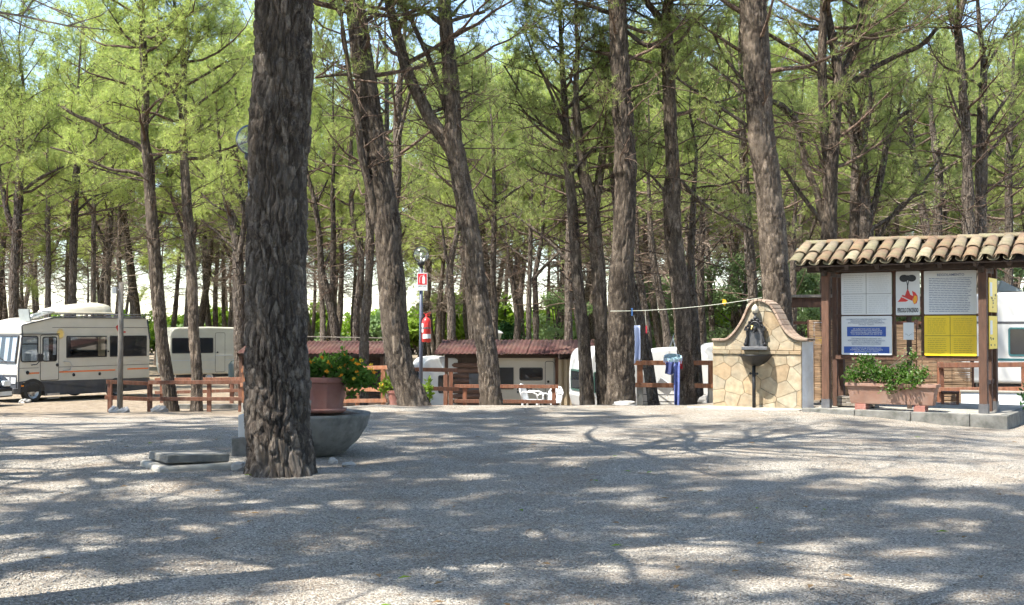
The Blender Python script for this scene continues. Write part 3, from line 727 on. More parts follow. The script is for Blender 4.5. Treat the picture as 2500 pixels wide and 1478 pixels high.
# behind the huts
traced('twin-stemmed pine behind the left red-roofed hut', 40,
  [[(824,870,28),(818,812,24),(800,720,21),(786,665,18),(778,560,14),(765,480,11),(752,430,8)],
   [(808,740,17),(812,686,15),(814,560,13),(812,470,11),(815,380,8)],[(770,500,6),(800,440,4)]],
  30, 0, cz=4.8, ext=3.6, Lmax=2.4, nprim=16, mat='needle_sunlit', crown_from=(0, 1))
traced('left of the close pair of bent pines over the left hut roof', 40,
  [[(864,860,20),(868,812,18),(872,740,17),(883,644,16),(876,600,15),(862,540,14),(856,440,12),(858,330,9)]], 31, 0, cz=5.2, ext=3.4, Lmax=2.4, nprim=18)
traced('right of the close pair of bent pines over the left hut roof', 36,
  [[(886,870,26),(890,812,24),(896,740,22),(902,644,21),(903,560,20),(900,470,17),(905,380,13),(915,280,9)]], 32, 0, cz=5.2, ext=3.0, Lmax=2.4, nprim=18)
traced('smooth brown pine behind the knobbly leaning trunk', 33,
  [[(950,880,24),(955,700,23),(961,600,23),(963,511,22),(970,426,22),(970,284,19),(975,213,16),(985,120,12),(990,20,8)],
   [(975,330,10),(1000,230,8),(1020,160,5)]], 33, 0, cz=6.2, ext=2.6, Lmax=2.4, nprim=18, crown_from=(0,))
traced('thin dark pine stem behind the knobbly leaning trunk top', 44,
  [[(940,870,16),(942,600,14),(945,420,13),(944,237,11),(943,150,8)]], 34, 0, cz=6.5, ext=2.6, Lmax=2.4, nprim=18)
traced('bent pine behind the blue lamp post, left of the forked trunk', 38,
  [[(1100,880,24),(1102,778,21),(1099,700,20),(1098,653,19),(1106,610,16),(1117,560,14),(1120,470,11),(1112,400,8)],
   [(1098,670,9),(1085,600,7),(1078,540,5)]], 35, 0, cz=4.6, ext=3.2, Lmax=2.3, nprim=20)
traced('pale slender pine standing in the gap right of the forked trunk', 40,
  [[(1210,880,17),(1208,780,16),(1204,680,15),(1205,600,14),(1207,500,12),(1205,402,9),(1203,330,6)],
   [(1208,500,7),(1250,470,6),(1315,425,4)],[(1206,560,6),(1180,500,4),(1160,470,3)],[(1210,520,5),(1170,490,4)]], 36, 0, cz=5.0, ext=2.6, Lmax=2.2, nprim=18, crown_from=(0,))
traced('small thin pine with a Y-fork over the central hut roof', 48,
  [[(1266,870,15),(1262,778,13),(1252,700,12),(1242,653,9),(1240,600,7)],[(1254,705,9),(1258,660,8),(1262,600,5)]], 37, 0, cz=4.4, ext=3.6, Lmax=2.2, nprim=16)
traced('left of two thin pines rising close together over the central hut', 44,
  [[(1290,880,15),(1291,747,13),(1294,650,12),(1295,591,11),(1296,520,8)],[(1292,640,7),(1240,600,6),(1210,560,4)],[(1294,690,9),(1340,640,8),(1385,600,5)]], 38, 0, cz=4.6, ext=3.4, Lmax=2.2, nprim=18, crown_from=(0,))
traced('right of two thin pines rising close together over the central hut', 45,
  [[(1310,880,16),(1308,747,14),(1306,680,13),(1316,620,11),(1325,560,8)]], 39, 0, cz=4.6, ext=3.2, Lmax=2.2, nprim=18)
traced('reddish pine directly behind the slim trunk at the beige curtain panel', 38,
  [[(1388,880,23),(1388,740,21),(1390,600,20),(1392,480,17),(1396,360,12),(1400,250,8)],[(1386,640,10),(1340,590,8),(1250,520,5)]], 40, 0, cz=4.4, ext=2.2, Lmax=2.4, nprim=22, crown_from=(0,))
traced('pine leaning left out from behind the thick knotted trunk', 27.5,
  [[(1598,998,32),(1588,930,28),(1575,850,27),(1560,780,26),(1546,720,25),(1530,640,23),(1510,560,20),(1500,470,15),(1490,380,10)]], 41, 0, cz=4.6, ext=2.4, Lmax=2.1, nprim=18)
traced('thin pine crossing behind the clothes line near the hanging white towel', 38,
  [[(1590,880,19),(1583,827,18),(1572,740,17),(1562,686,16),(1555,600,13),(1552,500,9)]], 42, 0, cz=4.6, ext=3.0, Lmax=2.2, nprim=18)
traced('right-leaning pine above the white caravan behind the laundry', 36,
  [[(1634,880,22),(1627,814,21),(1611,724,20),(1598,660,19),(1590,590,16),(1585,500,12),(1583,420,8)]], 43, 0, cz=4.6, ext=2.8, Lmax=2.2, nprim=20)
traced('straight pine just right of the ringed trunk behind the laundry', 28,
  [[(1706,1000,28),(1702,900,24),(1696,800,23),(1692,737,21),(1687,660,19),(1690,560,16),(1694,460,12),(1700,370,8)]], 44, 0, cz=4.8, ext=2.4, Lmax=2.0, nprim=18)
traced('thin pine behind the clothes line left of the fountain', 50,
  [[(1742,860,15),(1740,827,14),(1730,660,13),(1724,560,11),(1718,480,7)],[(1735,700,6),(1760,620,4)]], 45, 0, cz=4.8, ext=3.0, Lmax=2.2, nprim=18)
traced('thin dark pine behind the stone fountain coping', 56,
  [[(1797,830,12),(1796,660,11),(1790,600,10),(1780,540,7)],[(1795,640,6),(1810,560,4)]], 46, 0, cz=5.0, ext=3.4, Lmax=2.2, nprim=18)
traced('double-stemmed thin pine just left of the notice board roof', 40,
  [[(1938,800,16),(1937,700,15),(1936,620,14),(1938,560,12),(1942,500,9)],[(1938,700,11),(1931,620,10),(1925,540,7)]], 47, 0, cz=4.6, ext=3.0, Lmax=2.2, nprim=14)

# ---- the rows further back and the pines round the yard: a few kinds, copied
def variant(seed, H, r0, cz, Lmax, nprim, fork, mat, dens=1.0, **kw):
    rs = np.random.RandomState(seed)
    pts = [np.array([0, 0, -.2])]; d = np.array([rs.normal(0, .05), rs.normal(0, .05), 1.])
    n = 9
    for i in range(n):
        d = unit(d + rs.normal(0, .045, 3) * np.array([1, 1, 0])); pts.append(pts[-1] + d * (H + .2) / n)
    rad = r0 * np.concatenate([[1.35, 1.0], np.linspace(.95, .12, n - 1)])
    A = catmull(np.array(pts), rad, .3)
    tubes = [np_tube(A[:,:3], A[:,3] * (1 + .05 * rs.normal(0, 1, len(A))), 9)]
    limbs, twigs, tp, td = grow(A, rs, cz, A[-1,2], nprim, Lmax, (5, 55), dens=dens, twigdead=44, **kw)
    if fork:
        j = int(len(A) * rs.uniform(.3, .45)); b = A[j]; az = rs.uniform(0, 6.28)
        q = [b[:3], b[:3] + np.array([math.cos(az) * .5, math.sin(az) * .5, 1.0]), b[:3] + np.array([math.cos(az) * 1.1, math.sin(az) * 1.1, 2.8]), b[:3] + np.array([math.cos(az) * 1.5, math.sin(az) * 1.5, H - b[2] - .6])]
        B = catmull(np.array(q), np.array([b[3] * .75, b[3] * .65, b[3] * .5, .02]), .3)
        tubes.append(np_tube(B[:,:3], B[:,3], 8))
        l, t, p, e = grow(B, rs, cz, B[-1,2], nprim // 2, Lmax * .8, (5, 55), dens=dens, twigdead=5, **kw)
        limbs += l; twigs += t; tp += p; td += e
    v, f = join(tubes); me_t = fast_mesh('trunk', v, f, M['bark'], True)
    v, f = join(limbs); me_b = fast_mesh('branches', v, f, M['limb'], True); v, f = join(twigs); me_w = fast_mesh('twigs', v, f, M['twig'], True)
    v, f = needles(np.array(tp), np.array(td), rs, 9, .20, .020); me_c = fast_mesh('crown', v, f, M[mat])
    return (('trunk', me_t), ('branches', me_b), ('twigs', me_w), ('crown', me_c))
VAR = [variant(101, 11.2, .145, 5.6, 2.9, 28, False, 'needle_sunlit', 1.05), variant(102, 12.4, .165, 6.2, 3.0, 28, True, 'needle_shaded', 1.0),
       variant(103, 10.4, .13, 5.4, 2.7, 26, False, 'needle_shaded', 1.05), variant(104, 12.0, .155, 6.4, 3.1, 28, True, 'needle_sunlit', 1.0),
       variant(105, 9.6, .115, 5.2, 2.5, 24, False, 'needle_sunlit', 1.05), variant(106, 11.6, .17, 5.9, 3.2, 30, False, 'needle_shaded', 1.05)]
CL_ = dict(subs=5, jit=.07, ns_=19, tmin=.35)
VAR += [variant(111, 12.2, .18, 6.2, 3.3, 22, True, 'needle_shaded', 1.0, **CL_), variant(112, 11.4, .17, 6.0, 3.1, 20, False, 'needle_shaded', 1.0, **CL_), variant(113, 12.0, .18, 6.4, 3.4, 21, False, 'needle_sunlit', 1.0, **CL_)]
def place_tree(x, y, k, rz, s, label, group):
    root = thing('pine_tree', label, 'tree', (x, y, ground(x, y)), rz, group); root.scale = (s, s, s * 1.0)
    for nm, me in VAR[k]:
        q = link(nm, me, root)
        if nm == 'twigs': q['kind'] = 'stuff'
    TREES.append((x, y)); return root
rt = random.Random(77)
def zone(u):
    for lim, t in ((365, 'behind the motorhome'), (640, 'behind the cream caravan'), (1010, 'behind the left red-roofed hut'), (1480, 'behind the central red-roofed hut'), (1900, 'beyond the clothes line and fountain')):
        if u < lim: return t
    return 'beyond the tiled notice board roof'
BLOCK = [(-16, 34, -8, 43), (-15.5, 46, -10.5, 56), (-9, 30, -2.5, 42), (-2.6, 31, 3.8, 44), (2.5, 26, 8, 40), (6, 18, 14, 34)]
def free(x, y, dmin):
    if any(a < x < c and b < y < e for a, b, c, e in BLOCK): return False
    return all((x - p) ** 2 + (y - q) ** 2 > dmin * dmin for p, q in TREES)
n_far = 0
for i in range(6000):
    if n_far >= 205: break
    y = rt.uniform(42, 96) if n_far < 150 else rt.uniform(94, 128); u = rt.uniform(-260, 2760); x = PX(u, y)
    if (y < 96 and rt.random() > (y / 96) ** .5) or not free(x, y, 3.1): continue
    ph = zone(u); deep = y > 66
    label = ('thin pine deep in the rows far ' if deep else 'slender pine in the middle rows ') + ph
    place_tree(x, y, rt.choice((0, 3, 4)) if u < 1150 and rt.random() < .85 else rt.choice((1, 2, 5, 3)), rt.uniform(0, 6.28), rt.uniform(.95, 1.4) if y < 60 else rt.uniform(1.05, 1.65), label, ('deep pines ' if deep else 'middle pines ') + ph); n_far += 1
# pines beside and behind the viewpoint, whose crowns shade the gravel
YARD = [(-3.6, 6.4, 3, 1.35), (-8.2, 15.5, 5, 1.5), (-11.0, 21.0, 1, 1.25), (-2.4, 2.0, 0, 1.35), (-.7, -1.8, 1, 1.4), (3.4, -.6, 3, 1.3), (4.4, 6.2, 5, 1.2), (6.9, 11.2, 0, 1.2), (-6.8, 5.0, 5, 1.3), (-10, 10.2, 3, 1.3), (-5.2, -1, 1, 1.3), (2.4, -5, 5, 1.3), (-13.2, 16, 0, 1.3), (-15.2, 25, 3, 1.25), (11.5, 15, 3, 1.15), (14.5, 24, 5, 1.1), (8.2, 1.5, 1, 1.2), (-8.6, 7.2, 0, 1.45), (-8.0, 13.4, 0, 1.5), (-12.8, 12.4, 0, 1.4), (-5.9, 8.0, 0, 1.5)]
for i, (x, y, k, s) in enumerate(YARD):
    place_tree(x, y, 6 + i % 3, i * 1.7, s, 'pine beside the viewpoint whose crown shades the gravel yard', 'pines shading the yard')

# ------------------------------------------------------------------ small builders
def loc_of(root, p): return Vector(p) - root.location            # for roots without rotation
def txt(body, size, loc, parent, mat, name='lettering', align='CENTER', line=1.0, sx=1.0, rot=(math.pi / 2, 0, 0), bold=0):
    c = bpy.data.curves.new(name, 'FONT'); c.body = body; c.size = size; c.align_x = align; c.align_y = 'CENTER'
    c.space_line = line; c.extrude = .0008; c.resolution_u = 2; c.offset = bold; c.materials.append(mat)
    o = link(name, c, parent, loc, rot); o.scale = (sx, 1, 1); return o
def dashes(x0, x1, z0, z1, n, h, y, seed, word=(.02, .08), gap=.012, indent=0):
    m = MB(); r = random.Random(seed)
    for i in range(n):
        z = z1 - (z1 - z0) * (i + .5) / n; x = x0 + (r.uniform(0, indent) if indent else 0); xe = x1 - r.uniform(0, .12) * (x1 - x0)
        while x < xe:
            l = min(r.uniform(*word), xe - x); m.box(x, x + l, y - .0012, y, z - h / 2, z + h / 2); x += l + gap
    return m
def leaves(centers, radii, n, size, rs, up=.3, aspect=.5):
    """leaf-shaped faces through one or more ellipsoids"""
    V = []; per = np.array(n if hasattr(n, '__len__') else [n] * len(centers))
    for c, r, k in zip(centers, radii, per):
        q = unit(rs.normal(0, 1, (k, 3))) * (rs.rand(k, 1) ** .45) * np.array(r) + np.array(c)
        V.append(q)
    p = np.vstack(V); k = len(p)
    d = unit(rs.normal(0, 1, (k, 3)) + np.array([0, 0, up])); s = unit(np.cross(d, rs.normal(0, 1, (k, 3))))
    L = size * (.6 + .8 * rs.rand(k, 1)); nn = np.cross(d, s) * L * .12
    v = np.stack([p, p + d * L * .5 + s * L * aspect * .5 + nn, p + d * L, p + d * L * .5 - s * L * aspect * .5 + nn], 1).reshape(-1, 3)
    return v, np.arange(len(v)).reshape(-1, 4)
def pleats(x0, x1, z0, z1, y, n, amp=.012):
    m = MB(); vs = []
    for i in range(2 * n + 1):
        x = x0 + (x1 - x0) * i / (2 * n); yy = y + (amp if i % 2 else -amp)
        vs += [(x, yy, z0), (x, yy, z1)]
    return m.add(vs, [(2*i, 2*i+2, 2*i+3, 2*i+1) for i in range(2 * n)])
def wheel(parent, x, y, z, r, wd, face=-1, name='wheel'):
    """axis along local Y; face=-1 shows its outside toward -Y"""
    w_ = link(name, None, parent, (x, y, z))
    prof = [(r*.62, -wd*.5), (r*.86, -wd*.5), (r*.97, -wd*.42), (r, -wd*.25), (r, wd*.25), (r*.97, wd*.42), (r*.86, wd*.5), (r*.62, wd*.5)]
    m = MB(); m.lathe(prof, 28); m.build('tyre', M['rubber'], w_, rot=(math.pi / 2, 0, 0), sm=True)
    m = MB(); m.lathe([(.002, .30*wd), (r*.18, .34*wd), (r*.22, .26*wd), (r*.5, .2*wd), (r*.56, .36*wd), (r*.63, .44*wd)], 24)
    for k in range(6):
        a = k * math.pi / 3; m.lathe([(.001, .31*wd), (r*.05, .30*wd), (r*.05, .22*wd)], 8, (r*.36*math.cos(a), r*.36*math.sin(a), 0), 1)
    m.build('rim', [M['steel'], M['black']], w_, rot=(math.pi / 2 if face < 0 else -math.pi / 2, 0, 0), sm=True)
    return w_
def window(parent, x0, x1, z0, z1, y, r=.06, fr=.03, glass='pane', frame='black', name='window', t=.012, inner=None):
    """framed pane on a wall whose outside is toward -Y"""
    p = rrect(x0, x1, z0, z1, r); q = rrect(x0 + fr, x1 - fr, z0 + fr, z1 - fr, max(r - fr, .01))
    m = MB(); n = len(p)
    vs = [(a, y, b) for a, b in p] + [(a, y - t, b) for a, b in p] + [(a, y - t, b) for a, b in q] + [(a, y, b) for a, b in q]
    fs = []
    for i in range(n):
        j = (i + 1) % n
        fs += [(i, j, n + j, n + i), (n + i, n + j, 2*n + j, 2*n + i), (2*n + i, 2*n + j, 3*n + j, 3*n + i)]
    m.add(vs, fs); w_ = m.build(name, M[frame], parent)
    m = MB(); m.prism(ring(q, .002), y - t * .55, y - t * .45); m.build('pane', M[glass], w_)
    return w_
def fence(label, posts, rails, group=None, pw=.11, rh=.10, rt_=.045, mat='wood_red', name='rail_fence', foot=None, dz=0):
    """posts: (px, top py, depth[, foot py]); rails: two points (px, py, depth)"""
    p0 = GP(posts[0][0], posts[0][2]); root = thing(name, label, 'fence', p0, 0, group); r = random.Random(sum(map(ord, label)))
    for q in posts:
        t = P(q[0], q[1], q[2]); gz = ground(t.x, t.y); b = Vector((t.x, t.y, min(gz, t.z - .3) - .15))
        m = MB(); m.beam(loc_of(root, b), loc_of(root, t), pw, pw, up=(r.uniform(-.1,.1), 1, 0)); po = m.build('post', M[mat], root, bevel=.008)
        if foot:
            m = MB(); f_ = pw * 1.12; l = loc_of(root, b); m.box(l.x - f_/2, l.x + f_/2, l.y - f_/2, l.y + f_/2, l.z, l.z + foot + .15); m.build('foot', M['concrete_pale'], po, bevel=.006)
    for a, b in rails:
        a = P(*a); b = P(*b); off = Vector((0, -pw / 2 - rt_ / 2 + .004, 0)); m = MB(); m.beam(loc_of(root, a + off), loc_of(root, b + off), rt_, rh)
        m.build('rail', M[mat], root, bevel=.006)
    return root

# ------------------------------------------------------------------ motorhome
MH = thing('motorhome', 'old cream motorhome with orange stripe and dark skirt parked behind the left fence', 'motorhome', (-14.96, 36.0, -.70), R_(58))
def zc(z): return z
prof = [(.02,.60),(.0,.66),(.0,1.14),(.02,1.2),(.13,2.06),(.10,2.12),(.12,2.36),(.2,2.40),(1.22,2.60),(1.4,2.615),(4.86,2.615),(4.95,2.57),(5.06,1.9),(5.06,.60)]
W_ = 2.15
m = MB(); m.prism(prof, 0, W_); body = m.build('body', M['van_white'], MH, bevel=.03)
m = MB(); m.prism([(.02,.30),(.0,.36),(.0,.655),(.03,.655),(5.05,.595),(5.05,.22),(4.2,.19),(.95,.19),(.93,.45),(.80,.62),(.62,.70),(.40,.71),(.22,.66),(.13,.55),(.09,.42),(.09,.30)], -.012, W_ + .012); m.build('skirt', M['skirt'], MH)
m = MB(); m.box(.3, 4.9, .2, W_ - .2, .25, .62); m.build('chassis', M['black'], MH)
# roof edge trim and panel seams
m = MB(); m.beam((.13,-.008,2.37),(1.24,-.008,2.605),.03,.035); m.beam((1.24,-.008,2.607),(4.9,-.008,2.615),.03,.03); m.beam((4.93,-.008,2.58),(5.06,-.008,1.9),.03,.035); m.beam((.115,-.008,2.36),(.135,-.008,2.06),.03,.03); m.beam((.135,-.008,2.06),(.015,-.008,1.2),.03,.04); m.beam((.012,-.008,1.2),(.012,-.008,.66),.03,.04); m.build('edge_trim', M['skirt'], MH)
m = MB()
for z, x0, x1 in ((1.06,.05,.72),(1.06,1.46,5.05),(2.30,1.2,5.0)): m.box(x0, x1, -.006, .002, z - .007, z + .007)
m.build('panel_seam', M['skirt'], MH)
for x0, x1 in ((.30,.74),(1.47,3.62),(4.12,5.0)):
    m = MB(); m.box(x0, x1, -.007, .001, .875 + .006 * x0, .92 + .006 * x0); m.build('stripe', M['orange'], MH)
m = MB(); m.box(.04, 1.46, -.03, .0, 2.085, 2.11); m.build('gutter', M['skirt'], MH)
# cab side window, door with window
cw = window(MH, .09, .70, 1.24, 2.05, -.002, .09, .035, 'glass', name='cab_window')
m = MB(); m.box(.11, .68, -.022, -.010, 1.78, 1.81); m.build('window_bar', M['black'], cw)
pleats(.12, .66, 1.28, 2.02, -.004 + .0, 9, .0035).build('curtain', M['curtain'], cw)
dr = link('door', None, MH)
m = MB(); m.prism(rrect(.77, 1.44, .66, 2.07, .05), -.012, .01); m.build('leaf_panel', M['van_white'], dr)
m = MB(); pr = rrect(.765, 1.445, .655, 2.075, .05); n = len(pr); pq = rrect(.785, 1.425, .675, 2.055, .04)
m.add([(a, -.014, b) for a, b in pr] + [(a, -.014, b) for a, b in pq], [(i, (i+1) % n, n + (i+1) % n, n + i) for i in range(n)]); m.build('seal', M['black'], dr)
dw = window(MH, .84, 1.37, 1.24, 2.02, -.013, .08, .035, 'glass', name='door_window')
pleats(.87, 1.06, 1.27, 1.99, -.017, 5, .003).build('curtain', M['curtain'], dw); pleats(1.22, 1.34, 1.45, 1.99, -.017, 3, .003).build('curtain', M['curtain'], dw)
m = MB(); m.box(.86, 1.35, -.014, -.0135, 1.26, 2.0); m.build('interior_shade', M['black'], dw)  # black sheet behind the glass, put in for the unlit inside
m = MB(); m.lathe([(.002,.02),(.05,.02),(.06,0)], 14, (1.385, 0, 1.13)); 
for kx, kz, rr in ((1.385, 1.13, .055), (.33, .92, .06), (2.0, .80, .055), (3.0, .80, .055), (3.33, 1.52, .03)):
    m = MB(); m.lathe([(.002,.022),(rr*.8,.02),(rr,0)], 14); m.build('lock_cap', M['black'], MH, (kx, -.012, kz), (math.pi / 2, 0, 0), sm=True)
m = MB(); m.tube([(1.62,-.01,1.22),(1.62,-.05,1.24),(1.82,-.06,1.22),(1.90,-.06,1.1),(1.84,-.06,.97),(1.66,-.05,.95),(1.62,-.01,.95)], .014, 8); m.build('grab_handle', M['steel'], MH, sm=True)
st = MB(); rs_ = random.Random(4)
for i in range(9):
    x = rs_.uniform(.86, 1.36); z = rs_.uniform(.74, 1.15); k = .02
    st = MB(); st.prism([(x + k * math.cos(t * math.pi / 5) * (1 if t % 2 else .45), z + k * math.sin(t * math.pi / 5) * (1 if t % 2 else .45)) for t in range(10)], -.0145, -.012); st.build('star_sticker', M['white'], MH)
# living windows: flat near-black panes and an outward-tilted pane
for (x0, x1, tilt) in ((1.72, 3.28, .10), (3.40, 4.92, .0)):
    wn = window(MH, x0, x1, 1.34, 2.03, -.002, .03, .035, 'pane')
    if tilt:
        m = MB(); m.beam((x0 + .12, -.055, 1.69), (x1 - .05, -.055, 1.69), .008, .62); po = m.build('hinged_pane', M['glass'], wn); po.rotation_euler = (0, 0, 0)
        m = MB(); m.box(x1 - .35, x1 - .08, -.009, -.006, 1.38, 1.99); m.build('curtain', M['beige'], wn)
# stickers: a sun and a parrot-like bird
m = MB(); sx_, sz_ = 1.50, 2.10
m.prism([(sx_ + .10 * math.cos(t * .3927), sz_ + .12 * math.sin(t * .3927)) for t in range(16)], -.012, 0)
for t in range(16):
    a = t * .3927 + .2; c, s = math.cos(a), math.sin(a); m.prism([(sx_ + .115*c - .015*s, sz_ + .13*s + .015*c), (sx_ + .115*c + .015*s, sz_ + .13*s - .015*c), (sx_ + .16*c, sz_ + .18*s)], -.012, -.004)
m.build('sun_sticker', M['sun_yellow'], MH)
m = MB(); m.prism([(3.64,2.34),(3.72,2.38),(3.78,2.33),(3.79,2.22),(3.74,2.14),(3.70,2.2),(3.65,2.28)], -.010, 0); m.prism([(3.88,2.16),(4.0,2.12),(4.06,2.15),(4.0,2.18)], -.010, 0); m.build('bird_sticker', M['red'], MH)
# mirror
m = MB(); m.prism(rrect(.44, .64, 1.26, 1.50, .03), -.34, -.28); m.build('wing_mirror', M['black'], MH, bevel=.01)
m = MB(); m.tube([(.46,-.01,1.15),(.5,-.2,1.17),(.54,-.31,1.28)], .014, 6); m.build('mirror_arm', M['black'], MH)
# front: windscreen, grille, lights
fr = [(.02,1.25),(.125,2.02)]
m = MB(); m.add([(.004,.14,1.26),(.004,2.01,1.26),(.106,2.01,2.02),(.106,.14,2.02)], [(0,3,2,1)]); ws = m.build('windscreen', M['glass'], MH)
m = MB(); m.add([(.012,.12,1.24),(.012,2.03,1.24),(.114,2.03,2.04),(.114,.12,2.04)], [(0,3,2,1)]); m.build('interior_shade', M['black'], ws)  # unlit cab painted as a black sheet behind the windscreen
for y0 in (.2, .55, .95, 1.4, 1.75):
    m = MB(); m.add([(.009,y0,1.28),(.009,y0+.17,1.28),(.108,y0+.2,2.0),(.108,y0,2.0)], [(0,3,2,1)]); m.build('curtain', M['curtain'], ws)
m = MB(); m.beam((-.01,.12,1.26),(.095,.12,2.03),.05,.03); m.beam((-.01,2.03,1.26),(.095,2.03,2.03),.05,.03); m.beam((-.008,.1,1.24),(-.008,2.05,1.24),.03,.04); m.beam((.10,.1,2.045),(.10,2.05,2.045),.03,.04); m.build('screen_frame', M['skirt'], ws)
m = MB(); m.beam((-.03,.5,1.22),(-.0,1.0,1.40),.015,.015); m.build('wiper', M['black'], ws)
m = MB(); m.box(-.02, .02, .05, W_ - .05, .38, .86); m.build('grille', M['skirt'], MH)
for y in (.18, .48, W_ - .48, W_ - .18):
    m = MB(); m.prism(rrect(y - .11, y + .11, .60, .78, .02), -.035, -.018, 'x'); m.build('headlight', M['lens'], MH)
m = MB(); m.box(-.16, .03, -.01, W_ + .01, .28, .46); m.build('bumper', M['skirt'], MH, bevel=.03)
m = MB(); m.box(-.175, -.158, .2, .42, .33, .44); m.build('fog_light', M['lens'], MH)
m = MB(); m.box(.10, .20, -.02, 0, .50, .55); m.build('side_marker', M['amber'], MH)
# wheels, step, roof furniture
for x, y, fc_ in ((.52, .07, -1), (3.66, .07, -1), (.52, W_ - .07, 1), (3.66, W_ - .07, 1)): wheel(MH, x, y, .325, .325, .2, fc_)
m = MB(); m.prism([(.52 + .42 * math.cos(t * math.pi / 14), .33 + .40 * math.sin(t * math.pi / 14)) for t in range(15)], -.018, .3); m.build('arch_shade', M['black'], MH)  # black half-disc on the side, painted shade of the arch hollow
m = MB(); m.prism([(3.66 + .42 * math.cos(t * math.pi / 14), .30 + .30 * math.sin(t * math.pi / 14)) for t in range(15)], -.018, .3); m.build('arch_shade', M['black'], MH)  # same black half-disc for the shaded hollow at the rear wheel
m = MB(); m.box(.95, 1.4, -.12, .12, .2, .26); m.box(1.0, 1.35, -.2, -.05, .10, .13); m.build('step', M['steel'], MH)
m = MB()
for z in (2.66, 2.74): m.tube([(1.5,.08,z),(4.9,.08,z),(4.9,W_-.08,z),(1.5,W_-.08,z)], .012, 6)
for x in np.linspace(1.55, 4.88, 9): m.tube([(x,.08,2.60),(x,.08,2.75)], .01, 6); m.tube([(x,W_-.08,2.60),(x,W_-.08,2.75)], .01, 6)
m.build('roof_rack', M['skirt'], MH)
m = MB(); m.beam((.50,.35,2.50),(.44,.35,2.86),.5,.05, up=(1,0,0)); m.build('roof_hatch', M['tarp'], MH)
m = MB(); m.beam((.80,.5,2.62),(1.9,.9,2.86),.5,.03); m.tube([(.7,.5,2.5),(.85,.5,2.65),(1.2,.6,2.7)], .06, 8); m.build('solar_panel', M['steel'], MH)
m = MB(); m.tube([(1.5,.6,2.6),(1.5,.6,2.82)], .02, 6); m.beam((1.25,.6,2.82),(1.95,.6,2.80),.06,.03); m.build('aerial', M['white'], MH)
# the cream boat-shaped box lying keel up on the roof rack
bt = thing('roof_boat', 'cream upturned boat-shaped luggage shell on the motorhome roof rack', 'luggage shell', MH.matrix_basis @ Vector((1.55, .35, 2.752)), R_(58))
m = MB(); secs = [(0,.10,.04),(.18,.45,.15),(.6,.6,.24),(1.3,.66,.33),(1.9,.66,.38),(2.25,.62,.34),(2.38,.5,.10)]
vs = []; k = 9
for x, hw, h in secs:
    for i in range(k):
        a = math.pi * i / (k - 1); vs.append((x, .66 - hw * math.cos(a), max(0, h * (math.sin(a) ** .55))))
m.add(vs, [(i*k+j, (i+1)*k+j, (i+1)*k+j+1, i*k+j+1) for i in range(len(secs)-1) for j in range(k-1)] + [tuple(range(k)), tuple(reversed(range((len(secs)-1)*k, len(secs)*k)))])
m.build('shell', M['cream'], bt, sm=True)
m = MB(); m.tube([(0,.54,.03),(.18,.2,.03),(.6,.05,.03),(1.3,0,.03),(1.9,0,.03),(2.25,.03,.03),(2.4,.15,.03)], .025, 6); m.build('rim', M['cream'], bt)
m = MB(); m.beam((.25,.3,.33),(.55,.4,.42),.04,.04); m.build('keel_band', M['white'], bt)

# a dark car whose bumper corner shows at the left edge
CR = thing('parked_car', 'dark car nosing in at the left edge below the motorhome front', 'car', (-14.55, 34.6, -.66), R_(165))
side = [(-3.9,.32),(-3.95,.8),(-3.7,1.0),(-3.1,1.42),(-1.9,1.44),(-1.15,.98),(-.25,.86),(-.03,.70),(0,.45),(-.06,.24),(-3.8,.24)]
side = [(-x, z) for x, z in side][::-1]
m = MB(); m.prism(side, 0, 1.64); m.build('body', M['car'], CR, bevel=.06, seg=3)
m = MB(); m.prism([(3.05,1.36),(2.0,1.38),(1.35,1.0),(3.3,1.0)], -.006, 0); m.build('side_window', M['pane'], CR)
m = MB(); m.add([(1.21,.12,1.0),(1.21,1.52,1.0),(1.84,1.42,1.40),(1.84,.22,1.40)], [(0,1,2,3)]); m.build('windscreen', M['pane'], CR)
m = MB(); m.box(-.07, .05, .04, 1.6, .26, .52); m.build('bumper', M['black'], CR, bevel=.03)
m = MB(); m.box(-.082, -.071, .1, .62, .30, .42); m.build('number_plate', M['sign_white'], CR)
for y in (.1, 1.26):
    m = MB(); m.prism(rrect(y, y + .3, .56, .72, .05), -.04, .06, 'x'); m.build('headlight', M['lens'], CR, bevel=.01)
for x, y, f_ in ((.72,.1,-1),(3.2,.1,-1),(.72,1.54,1),(3.2,1.54,1)): wheel(CR, x, y, .29, .29, .17, f_)

